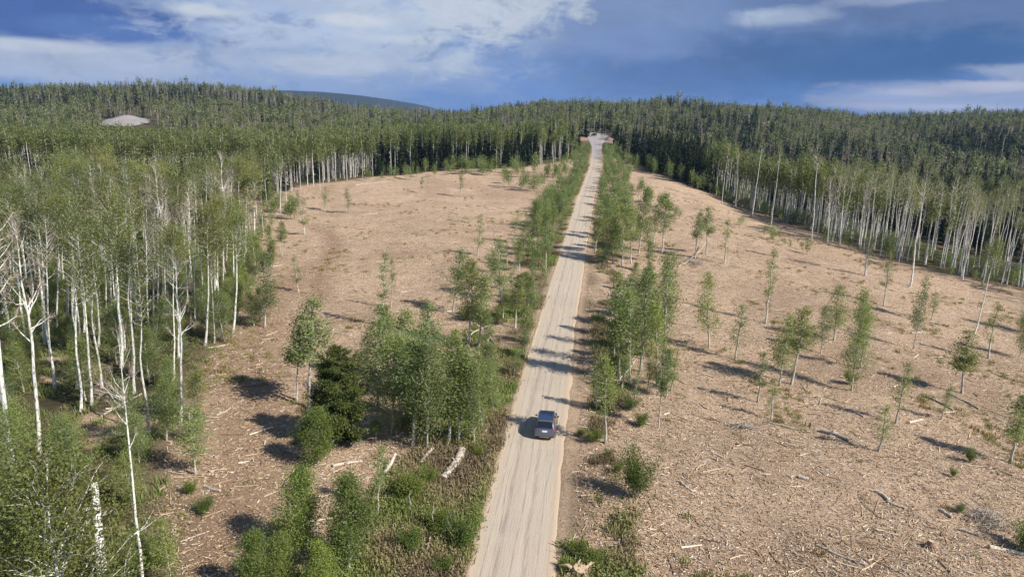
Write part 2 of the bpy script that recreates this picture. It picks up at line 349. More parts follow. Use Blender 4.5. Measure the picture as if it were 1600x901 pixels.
# ------------------------------------------------------------------ ground sheet
def ground():
    s = np.concatenate([-np.geomspace(4000, 180, 24)[:-1], np.arange(-180, -60, 2.5), np.arange(-60, -8, 1.0), np.arange(-8, -3, .5),
                        [-2.85, -2.6, -1.3, 0, 1.3, 2.6, 2.85], np.arange(3.2, 8, .5), np.arange(8, 70, 1.0), np.arange(70, 200, 2.5), np.geomspace(200, 4000, 24)])
    y = np.concatenate([[-300, -100, -40], np.arange(-10, 160, 1.0), np.arange(160, 300, 2.0), np.arange(300, 560, 4.0), np.arange(560, 1000, 10), np.geomspace(1000, 4800, 24)])
    S, Y = np.meshgrid(s, y); X = S + roadx(Y); Z = hgt(X, Y)
    under = (np.abs(S) < 2.7) & (Y < 478); Z = np.where(under, Z - .12, Z)
    ny, nx = S.shape; V = np.stack([X, Y, Z], -1).reshape(-1, 3)
    i = (np.arange(ny - 1)[:, None] * nx + np.arange(nx - 1)[None]); F = np.stack([i, i + 1, i + nx + 1, i + nx], -1).reshape(-1, 4)
    mb = MB(); mb.add(V, F)
    xf, yf = V[:, 0], V[:, 1]; sf = S.ravel()
    clear = inside(CLEAR, xf, yf).astype(float)
    for p in PATCHES: clear = np.maximum(clear, inside(p, xf, yf))
    d = poly_dist(CLEAR, xf, yf, True); clear = np.where(clear > 0, np.clip(.5 + d / 5, 0, 1), np.clip(.5 - d / 5, 0, 1))
    lot = inside(LOT, xf, yf).astype(float)
    vw = 2.2 + 1.5 * vnoise(yf / 11, yf * 0, 5)
    left = (sf < 0); wl = np.where(yf < 62, 7.5 + 4 * vnoise(yf / 6, yf * 0, 6), 4.5 + 4 * vnoise(yf / 9, yf * 0, 7)); wr = 2.5 + 2.8 * vnoise(yf / 8, yf * 0, 8)
    wl = np.where(yf > 180, 8, wl)
    verge = np.where(left, 1 - ss(wl * .8, wl * 1.35, -sf), (1 - ss(wr * .8, wr * 1.5, sf)) * .75) * ss(2.9, 3.9, np.abs(sf)) * (yf < 500)
    should = np.exp(-((np.abs(sf) - 3.1) / .55) ** 2)
    track = np.exp(-(poly_dist(TRACK, xf, yf) / 1.6) ** 2); skid = np.exp(-(poly_dist(SKID, xf, yf) / 3.5) ** 2)
    def attr(me, n, v):
        a = me.attributes.new(n, 'FLOAT', 'POINT'); a.data.foreach_set('value', v.astype(np.float32))
    m, N, out = mat('clearcut_ground')
    me = mb.mesh('ground', [m], True)
    attr(me, 'clear', clear); attr(me, 'lot', lot); attr(me, 'verge', verge); attr(me, 'should', should); attr(me, 'track', np.maximum(track, skid * .75))
    def A(n): return N.n('ShaderNodeAttribute', attribute_name=n).outputs['Fac']
    tc = N.n('ShaderNodeTexCoord'); P = tc.outputs['Object']
    mp = N.n('ShaderNodeMapping', i_Vector=P, i_Rotation=(0, 0, .5), i_Scale=(1, 2.4, 1))
    fine = N.noise(P, 5.5, 8, .72); shred = N.noise(mp, 9, 5, .75, 1.2); mid = N.noise(P, .55, 6, .65); big = N.noise(P, .06, 5, .55)
    chipc = N.ramp(fine, [(.30, (.12, .08, .058)), (.43, (.34, .235, .16)), (.52, (.53, .385, .265)), (.62, (.66, .50, .36)), (.76, (.82, .72, .60))])
    spec = N.smooth(shred, .62, .72); chipc = N.mix(spec, chipc, (.60, .49, .38)); 
    dk = N.smooth(shred, .40, .30); chipc = N.mix(N.m('MULTIPLY', dk, .8), chipc, (.09, .06, .045))
    chipc = N.mix(N.m('MULTIPLY', N.smooth(mid, .5, .72), .65), chipc, (.27, .19, .125))
    chipc = N.mix(N.m('MULTIPLY', N.smooth(mid, .46, .30), .35), chipc, (.62, .48, .34))
    chipc = N.mix(N.m('MULTIPLY', N.smooth(big, .48, .68), .45), chipc, (.30, .215, .14))
    ms = N.n('ShaderNodeMapping', i_Vector=P, i_Rotation=(0, 0, -.35), i_Scale=(.55, 1.5, 1)); dbr = N.noise(ms, 1.1, 7, .75, .8)
    chipc = N.mix(N.m('MULTIPLY', N.smooth(dbr, .54, .66), .75), chipc, (.14, .095, .07)); chipc = N.mix(N.m('MULTIPLY', N.smooth(dbr, .43, .34), .5), chipc, (.66, .50, .36))
    reg = N.noise(P, .028, 4, .6); chipc = N.mix(N.m('MULTIPLY', N.smooth(reg, .47, .62), .4), chipc, (.27, .175, .12))
    gr = N.noise(P, .22, 6, .7); chipc = N.mix(N.m('MULTIPLY', N.smooth(gr, .60, .74), .6), chipc, (.12, .12, .05))
    chipc = N.mix(N.m('MULTIPLY', A('track'), .85), chipc, N.mix(mid, (.20, .12, .075), (.34, .22, .14)))
    floor = N.mix(N.smooth(mid, .35, .65), (.055, .05, .025), (.13, .10, .06)); floor = N.mix(N.smooth(fine, .55, .7), floor, (.10, .12, .035))
    base = N.mix(A('clear'), floor, chipc)
    vg = N.ramp(N.m('ADD', N.m('MULTIPLY', mid, .6), N.m('MULTIPLY', fine, .4)), [(.33, (.07, .05, .04)), (.45, (.17, .12, .09)), (.53, (.13, .12, .055)), (.62, (.22, .17, .10)), (.72, (.10, .13, .04))])
    vmask = N.m('MULTIPLY', A('verge'), N.smooth(N.m('ADD', N.m('MULTIPLY', fine, .4), N.m('MULTIPLY', mid, .6)), .3, .5))
    base = N.mix(vmask, base, vg)
    base = N.mix(N.m('MULTIPLY', N.m('MULTIPLY', A('should'), .6), N.smooth(fine, .35, .6)), base, N.mix(fine, (.33, .24, .165), (.55, .42, .30)))
    base = N.mix(A('lot'), base, N.mix(fine, (.30, .27, .26), (.42, .38, .36)))
    b = N.n('ShaderNodeBsdfPrincipled', i_Base_Color=base, i_Roughness=.95); b.inputs['Specular IOR Level'].default_value = .15
    bump = N.n('ShaderNodeBump', i_Strength=.9, i_Distance=.25, i_Height=N.m('ADD', N.m('MULTIPLY', fine, .6), N.m('MULTIPLY', shred, .4)))
    N.t.links.new(bump.outputs[0], b.inputs['Normal']); N.t.links.new(b.outputs[0], out.inputs[0])
    o = bpy.data.objects.new('ground', me); COL.objects.link(o); tag(o, kind='structure')
ground()

def road():
    m, N, out = mat('dirt_road'); me_b = MB()
    s = np.array([-2.95, -2.75, -2.5, -2.1, -1.7, -1.3, -.9, -.5, 0, .45, .85, 1.25, 1.6, 2.0, 2.4, 2.7, 2.9])
    # crowned surface with shallow wheel ruts and a small berm on the left edge
    prof_z = np.array([-.10, .10, .03, .035, .04, .015, .02, .05, .055, .05, .02, .015, .04, .03, .03, .02, -.12])
    y = np.concatenate([np.arange(-10, 160, 1.0), np.arange(160, 480, 2.0)])
    S, Y = np.meshgrid(s, y); wide = 1 + .9 * ss(420, 478, Y)
    edge = (np.abs(S) > 2.6) * ((vnoise(Y / 1.7, S * 0 + np.sign(S), 9) - .5) * .25 + (vnoise(Y / 9.0, S * 0 + np.sign(S) * 3, 10) - .5) * .4)
    X = roadx(Y) + S * wide + edge; Z = prof(Y) + prof_z[None] * (1 + .0 * Y) + .004
    V = np.stack([X, Y, Z], -1).reshape(-1, 3); ny, nx = S.shape
    i = (np.arange(ny - 1)[:, None] * nx + np.arange(nx - 1)[None]); F = np.stack([i, i + 1, i + nx + 1, i + nx], -1).reshape(-1, 4)
    me_b.add(V, F); me = me_b.mesh('dirt_road', [m], True)
    for n, v in (('s', S.ravel()), ('v', Y.ravel())):
        a = me.attributes.new(n, 'FLOAT', 'POINT'); a.data.foreach_set('value', v.astype(np.float32))
    s_ = N.n('ShaderNodeAttribute', attribute_name='s').outputs['Fac']; v_ = N.n('ShaderNodeAttribute', attribute_name='v').outputs['Fac']
    tc = N.n('ShaderNodeTexCoord'); P = tc.outputs['Object']
    lv = N.n('ShaderNodeCombineXYZ', i_0=N.m('ADD', s_, N.m('MULTIPLY', N.noise(P, .04, 2), .8)), i_1=N.m('MULTIPLY', v_, .045), i_2=0.0)
    streak = N.noise(lv, 2.6, 6, .7); streak2 = N.noise(lv, 9, 4, .7); mid = N.noise(P, .35, 5, .6); fine = N.noise(P, 14, 6, .7)
    c = N.ramp(streak, [(.2, (.445, .37, .285)), (.45, (.475, .405, .32)), (.58, (.49, .425, .345)), (.8, (.515, .455, .38))])
    c = N.mix(N.m('MULTIPLY', N.smooth(mid, .4, .65), .5), c, (.49, .40, .305))
    peb = N.noise(P, 3.2, 7, .8); c = N.mix(N.m('MULTIPLY', N.smooth(peb, .60, .70), .45), c, (.30, .25, .205)); c = N.mix(N.m('MULTIPLY', N.smooth(peb, .40, .32), .4), c, (.62, .56, .49))
    mottle = N.noise(P, .11, 4, .6); c = N.mix(N.m('MULTIPLY', N.smooth(mottle, .50, .66), .4), c, (.40, .34, .28))  # broad random patches of a darker road tone
    c = N.mix(N.m('MULTIPLY', N.smooth(streak2, .56, .76), .2), c, (.33, .275, .22))
    for c0, w in ((-.95, .16), (.75, .18), (.05, .06), (-1.75, .05), (1.75, .05), (-1.3, .05)):
        wv = N.m('ADD', s_, N.m('MULTIPLY', N.m('SUBTRACT', N.noise(N.n('ShaderNodeCombineXYZ', i_0=N.m('MULTIPLY', v_, .05), i_1=c0, i_2=0.0), 1.0, 2), .5), 1.1))
        d = N.m('ABSOLUTE', N.m('SUBTRACT', wv, c0)); f = N.smooth(d, w * 1.6, w * .3)
        c = N.mix(N.m('MULTIPLY', f, N.m('MULTIPLY', N.smooth(streak2, .35, .6), .6)), c, (.245, .20, .165))
    c = N.mix(N.m('MULTIPLY', N.smooth(N.m('ABSOLUTE', s_), 1.9, 2.7), .6), c, (.45, .33, .22))
    c = N.mix(N.m('MULTIPLY', N.smooth(fine, .58, .72), .3), c, (.55, .47, .38))
    c = N.mix(N.m('MULTIPLY', N.smooth(fine, .42, .30), .3), c, (.22, .17, .13))
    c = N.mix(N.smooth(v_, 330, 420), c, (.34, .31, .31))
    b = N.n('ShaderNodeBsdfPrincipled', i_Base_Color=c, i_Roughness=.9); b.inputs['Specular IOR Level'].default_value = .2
    bp = N.n('ShaderNodeBump', i_Strength=.5, i_Distance=.05, i_Height=N.m('ADD', fine, N.m('MULTIPLY', streak2, 1.5)))
    N.t.links.new(bp.outputs[0], b.inputs['Normal']); N.t.links.new(b.outputs[0], out.inputs[0])
    o = bpy.data.objects.new('dirt_road', me); COL.objects.link(o); tag(o, kind='structure')
road()

def mountain():
    m = simple('distant_forest_slope', (.02, .032, .024), .9, 0, .3, .01)
    x = np.linspace(-3600, 500, 100); y = np.linspace(3000, 4600, 30); X, Y = np.meshgrid(x, y)
    u = X / 3500.0
    top = np.interp(u, [-1.1, -.5, -.36, -.3, -.235, -.19, -.16, -.135, -.09], [60, 100, 140, 141, 127, 107, 88, 62, -40])
    Z = top * ss(3000, 3500, Y) - 20 + (vnoise(X / 150, Y / 150, 11) - .5) * 8 + (vnoise(X / 40, Y / 40, 12) - .5) * 3
    ny, nx = X.shape; i = (np.arange(ny - 1)[:, None] * nx + np.arange(nx - 1)[None])
    o = MB().add(np.stack([X, Y, Z], -1).reshape(-1, 3), np.stack([i, i + 1, i + nx + 1, i + nx], -1).reshape(-1, 4)).obj('mountain', [m], smooth=True)
    tag(o, kind='structure')
mountain()

def spoil_mound():      # bare grey mound standing clear of the trees, far left
    m = simple('pale_gravel', (.27, .25, .24), .95, 0, .3, .25)
    cx, cy = -300.0, 545.0; a = np.linspace(-1, 1, 40); A, B = np.meshgrid(a, a); r = np.sqrt(A ** 2 + B ** 2)
    prof_h = np.clip(1 - r, 0, 1) ** .75
    X = cx + A * 27; Y = cy + B * 26; g = hgt(np.full_like(X, cx), np.full_like(X, cy))
    top = CAM_H - (179 - 165.5) / FPX * cy - float(h1(cx, cy))
    Z = g - 3 + prof_h * (top + 3) * (1 + .16 * (vnoise(A * 5, B * 5, 14) - .5) + .10 * (vnoise(np.arctan2(B, A) * 6, r * 1.5, 15) - .5)) * np.where(A > 0, 1 - .35 * A, 1) 
    ny, nx = X.shape; i = (np.arange(ny - 1)[:, None] * nx + np.arange(nx - 1)[None])
    o = MB().add(np.stack([X, Y, Z], -1).reshape(-1, 3), np.stack([i, i + 1, i + nx + 1, i + nx], -1).reshape(-1, 4)).obj('gravel_mound', [m], smooth=True)
    tag(o, 'pale grey bare gravel mound standing above the far left treetops', 'mound')
spoil_mound()

# ------------------------------------------------------------------ tree makers
def rnd_dir(rng, az, up): return np.array([cos(az) * cos(up), sin(az) * cos(up), sin(up)])
def broadleaf(seed, H, cb, R, nb, nleaf, leaf, r0=None, bare=False, shape=1.0, gaps=.25, forks=0, lean=.03, k=6, limb=1.0):
    """returns (trunk MB, crown MB or None); cb crown base fraction, R crown radius"""
    rng = np.random.default_rng(seed); tr = MB(); r0 = r0 or (.03 + H * .0068)
    n = 9; t = np.linspace(0, 1, n); wob = np.cumsum(rng.normal(size=(n, 2)) * H * .006, axis=0); wob -= wob[0]
    ln = rng.normal(size=2) * H * lean
    P = np.stack([wob[:, 0] + ln[0] * t, wob[:, 1] + ln[1] * t, t * H], 1); P[0, 2] = -.25
    rad = r0 * (1 - t) ** .8 + .012; rad[0] *= 1.35
    V, F = tube(P, rad, k); tr.add(V, F)
    def pt(f): return np.array([np.interp(f, t, P[:, i]) for i in range(3)]), np.interp(f, t, rad)
    ends = []
    fs = cb + (0.98 - cb) * rng.random(nb) ** .85
    for f in fs:
        p, r = pt(f); q = (f - cb) / (1 - cb); prof_ = (math.sin(pi * min(1, (q * .82 + .16))) ** .6) * shape + (1 - shape) * (1 - q)
        L = R * prof_ * rng.uniform(.55, 1.15); az = rng.uniform(0, 2 * pi); up = rng.uniform(.25, .95) if q < .7 else rng.uniform(.6, 1.25)
        d = rnd_dir(rng, az, up); mid = p + d * L * .55 + rng.normal(size=3) * L * .05; e = p + d * L + np.array([0, 0, L * rng.uniform(-.05, .25)])
        rr = min(r * .6, (.012 + L * .022) * limb)
        V, F = tube([p, mid, e], [rr, rr * .65, rr * .3], 3 if not bare else 4); tr.add(V, F, 0 if limb > 1 else 1)
        ends.append((p, mid, e, L))
        tw = rng.integers(4, 8) if bare else rng.integers(1, 3)
        for _ in range(tw):
            f2 = rng.uniform(.3, 1); b0 = mid * (1 - f2) + e * f2; L2 = L * rng.uniform(.25, .55)
            d2 = d + rng.normal(size=3) * .55; d2[2] += .3; d2 /= np.linalg.norm(d2); e2 = b0 + d2 * L2
            V, F = tube([b0, b0 + d2 * L2 * .5 + rng.normal(size=3) * L2 * .06, e2], [rr * .45, rr * .35, rr * .15], 3); tr.add(V, F, 1)
            ends.append((b0, b0, e2, L2))
            if bare:
                for _ in range(4):
                    f3 = rng.uniform(.2, 1); c0 = b0 * (1 - f3) + e2 * f3; d3 = d2 + rng.normal(size=3) * .6; d3 /= np.linalg.norm(d3)
                    V, F = tube([c0, c0 + d3 * L2 * rng.uniform(.3, .6)], [rr * .28, rr * .12], 3); tr.add(V, F, 1)
    if nleaf <= 0: return tr, None
    cr = MB(); C = []; T = []
    w = np.array([max(.15, e[3]) for e in ends]); w = w / w.sum(); keep = rng.random(len(ends)) > gaps
    for (b0, mid, e, L), ww, kp in zip(ends, w, keep):
        if not kp: continue
        m_ = max(3, int(nleaf * ww * 1.25)); f = rng.uniform(.25, 1.08, m_)[:, None]
        q = np.where(f < .55, b0 + (mid - b0) * f / .55, mid + (e - mid) * (f - .55) / .45)
        sg = .16 * R + .12 * L; q = q + rng.normal(size=(m_, 3)) * sg * np.array([1, 1, .75]); C.append(q)
        T.append(np.clip(rng.random(m_) * .65 + rng.uniform(0, .35), 0, 1))
    C = np.concatenate(C); T = np.concatenate(T); C[:, 2] = np.maximum(C[:, 2], .15)
    V, F, tt = cards(C, leaf * rng.uniform(.7, 1.3, len(C)), rng, tint=T); cr.add(V, F, 0, tt)
    return tr, cr
def conifer(seed, H, R, n, leaf, bushy=.0, k=6):
    rng = np.random.default_rng(seed); tr = MB(); t = np.linspace(0, 1, 6)
    V, F = tube(np.stack([t * 0, t * 0, t * H - .2], 1), (.05 + H * .011) * (1 - t) + .01, k); tr.add(V, F)
    cr = MB(); nb = int(H * 9)
    C = []; D = []; S = []; T = []
    for _ in range(nb):
        q = rng.random() ** 1.15 * .97 + .02; z = H * (.05 + .95 * q)
        L = R * ((1 - q) ** .85 if bushy < .5 else (1 - q ** 2.2) ** .6 * (.7 + .3 * min(1, q * 5))) * rng.uniform(.6, 1.12) + .12; az = rng.uniform(0, 2 * pi); dr = rng.uniform(.05, .45) if bushy < .5 else rng.uniform(-.5, .1)
        m_ = max(4, int(n / nb * (L / R + .25) * 1.6)); f = rng.uniform(.1, 1, m_)
        c = np.stack([cos(az) * f * L, sin(az) * f * L, z - f * L * dr + (f ** 2) * L * .12], 1) + rng.normal(size=(m_, 3)) * np.array([.10, .10, .05]) * (.4 + L)
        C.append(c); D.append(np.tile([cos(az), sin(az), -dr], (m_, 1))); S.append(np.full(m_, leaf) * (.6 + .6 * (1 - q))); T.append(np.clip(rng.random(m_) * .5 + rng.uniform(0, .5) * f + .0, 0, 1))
    C = np.concatenate(C); V, F, tt = cards(C, np.concatenate(S) * rng.uniform(.7, 1.3, len(C)), rng, up=.5, aspect=.42, tint=np.concatenate(T), droop=np.concatenate(D)); cr.add(V, F, 0, tt)
    return tr, cr
def bush(seed, H, R, n, leaf):
    rng = np.random.default_rng(seed); st = MB(); cr = MB(); C = []; T = []
    for _ in range(14):
        az = rng.uniform(0, 2 * pi); e = np.array([cos(az) * R * rng.uniform(.2, .9), sin(az) * R * rng.uniform(.2, .9), H * rng.uniform(.55, 1)])
        V, F = tube([[0, 0, -.1], e * [.4, .4, .5], e], [.025, .018, .006], 3); st.add(V, F)
        m_ = n // 14; f = rng.uniform(.3, 1.05, m_)[:, None]; C.append(e * f + rng.normal(size=(m_, 3)) * np.array([.2, .2, .14]) * R); T.append(np.clip(rng.random(m_) * .6 + rng.uniform(0, .4), 0, 1))
    C = np.concatenate(C); C[:, 2] = np.abs(C[:, 2]) + .04; V, F, tt = cards(C, leaf * rng.uniform(.7, 1.3, len(C)), rng, tint=np.concatenate(T)); cr.add(V, F, 0, tt)
    return st, cr

PROTO = {}
def add_proto(kind, gen, mats_t, mats_c):
    tr, cr = gen; i = len(PROTO.setdefault(kind, []))
    tm = tr.mesh(kind + '_trunk', mats_t, True); cm = cr.mesh(kind + '_crown', mats_c) if cr else None
    H = float(np.concatenate(tr.V)[:, 2].max()); PROTO[kind].append((tm, cm, H))
for s in range(8): add_proto('young', broadleaf(100 + s, 8.0, [.22, .30, .16, .34][s % 4], [1.45, 1.2, 1.6, 1.15][s % 4], 48, 3000, .15, gaps=.3, shape=.6), [BARK_Y, BARK_Y], [L_YOUNG])
for s in range(5): add_proto('sparse', broadleaf(150 + s, 8.0, .20, [.85, 1.05][s % 2], 40, 1500, .135, gaps=.4, lean=.05, shape=.5), [BARK_Y, BARK_Y], [L_YOUNG])
for s in range(6): add_proto('bushy', broadleaf(170 + s, 6.5, .05, 1.7, 64, 9500, .105, gaps=.24, shape=.6), [BARK_Y, BARK_Y], [L_YOUNG])
for s in range(7): add_proto('tall', broadleaf(200 + s, 19.0, [.62, .70, .56][s % 3], [3.1, 2.6, 3.3][s % 3], 50, 5200, .19, gaps=.3, r0=.18, limb=1.7, shape=.75), [BARK, BARK], [L_TALL])
for s in range(4): add_proto('hill', broadleaf(220 + s, 15.0, [.5, .6][s % 2], 2.4, 36, 2600, .26, gaps=.2, r0=.15), [BARK_FAR, BARK_FAR], [L_FAR])
for s in range(4): add_proto('hillbare', broadleaf(275 + s, 15.0, .45, 1.9, 22, 0, .3, bare=True, r0=.16), [BARK_DGREY, BARK_DGREY], [])
for s in range(5): add_proto('belt', broadleaf(285 + s, 18.0, [.58, .66][s % 2], 2.9, 42, 4200, .22, gaps=.25, r0=.2, limb=1.6), [BARK, BARK], [L_BELT])
for s in range(7): add_proto('slim', broadleaf(230 + s, 20.0, [.70, .76, .66][s % 3], [1.9, 1.6, 2.1][s % 3], 32, 950, .22, gaps=.4, r0=.17, lean=.02, limb=1.5), [BARK, BARK], [L_OLIVE])
for s in range(6): add_proto('bare', broadleaf(260 + s, 17.0, [.45, .6, .5][s % 3], 2.3, 26, 0, .3, bare=True, r0=.18, lean=.03, limb=1.9), [BARK, BARK_TWIG], [])
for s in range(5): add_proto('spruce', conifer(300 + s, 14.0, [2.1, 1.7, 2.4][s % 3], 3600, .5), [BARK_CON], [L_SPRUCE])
for s in range(3): add_proto('bright', broadleaf(180 + s, 6.5, .10, 1.8, 66, 11000, .13, gaps=.12, shape=.6), [BARK_Y, BARK_Y], [L_SUNLIT])
for s in range(2): add_proto('corner', broadleaf(190 + s, 13.0, .15, 3.2, 80, 19000, .135, gaps=.28, shape=.7), [BARK, BARK], [L_TALL])
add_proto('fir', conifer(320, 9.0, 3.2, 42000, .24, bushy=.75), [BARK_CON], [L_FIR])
for s in range(5): add_proto('shrub', bush(340 + s, 1.6, 1.0, 4200, .075), [BARK_TWIG], [L_SHRUB])

RNG = np.random.default_rng(7)
KNAME = {'young': 'young_aspen', 'sparse': 'young_aspen', 'bushy': 'young_aspen', 'bright': 'young_aspen', 'corner': 'aspen_tree', 'tall': 'aspen_tree', 'hill': 'aspen_tree', 'belt': 'aspen_tree', 'hillbare': 'bare_aspen', 'slim': 'aspen_tree', 'bare': 'bare_aspen', 'spruce': 'spruce_tree', 'fir': 'fir_tree', 'shrub': 'shrub'}
KCAT = {'young_aspen': 'young aspen', 'aspen_tree': 'aspen', 'bare_aspen': 'dead aspen', 'spruce_tree': 'spruce', 'fir_tree': 'fir', 'shrub': 'shrub'}
def plant(kind, x, y, H, label, group=None, wide=1.0, rz=None, parts=True, lean=None, dz=0.0, var=None):
    if lean is None and x < -8 and y < 260 and H > 9: lean = (RNG.normal() * 1.2, 3.6 + RNG.normal() * 1.3)
    ps = PROTO[kind]; tm, cm, h0 = ps[RNG.integers(len(ps)) if var is None else var]
    k = H / h0; name = KNAME[kind]; w = k ** .75 * wide * {'young': 1.22, 'sparse': 1.3, 'bushy': 1.1}.get(kind, 1.0) if kind not in ('shrub',) else k * wide
    o = bpy.data.objects.new(name, None); COL.objects.link(o); o.location = (x, y, h1(x, y) + dz); o.scale = (w, w, k)
    o.empty_display_size = .3
    o.rotation_mode = 'ZYX'; o.rotation_euler = (RNG.normal() * .035, RNG.normal() * .035, RNG.uniform(0, 6.28) if rz is None else rz)
    if lean is not None: o.rotation_mode = 'ZYX'; o.rotation_euler = (radians(lean[0]), radians(lean[1]), 0)
    tag(o, label, KCAT[name], group)
    t = bpy.data.objects.new('trunk' if kind != 'shrub' else 'stems', tm); COL.objects.link(t); t.parent = o
    if cm: c = bpy.data.objects.new('crown' if kind != 'shrub' else 'foliage', cm); COL.objects.link(c); c.parent = o
    return o


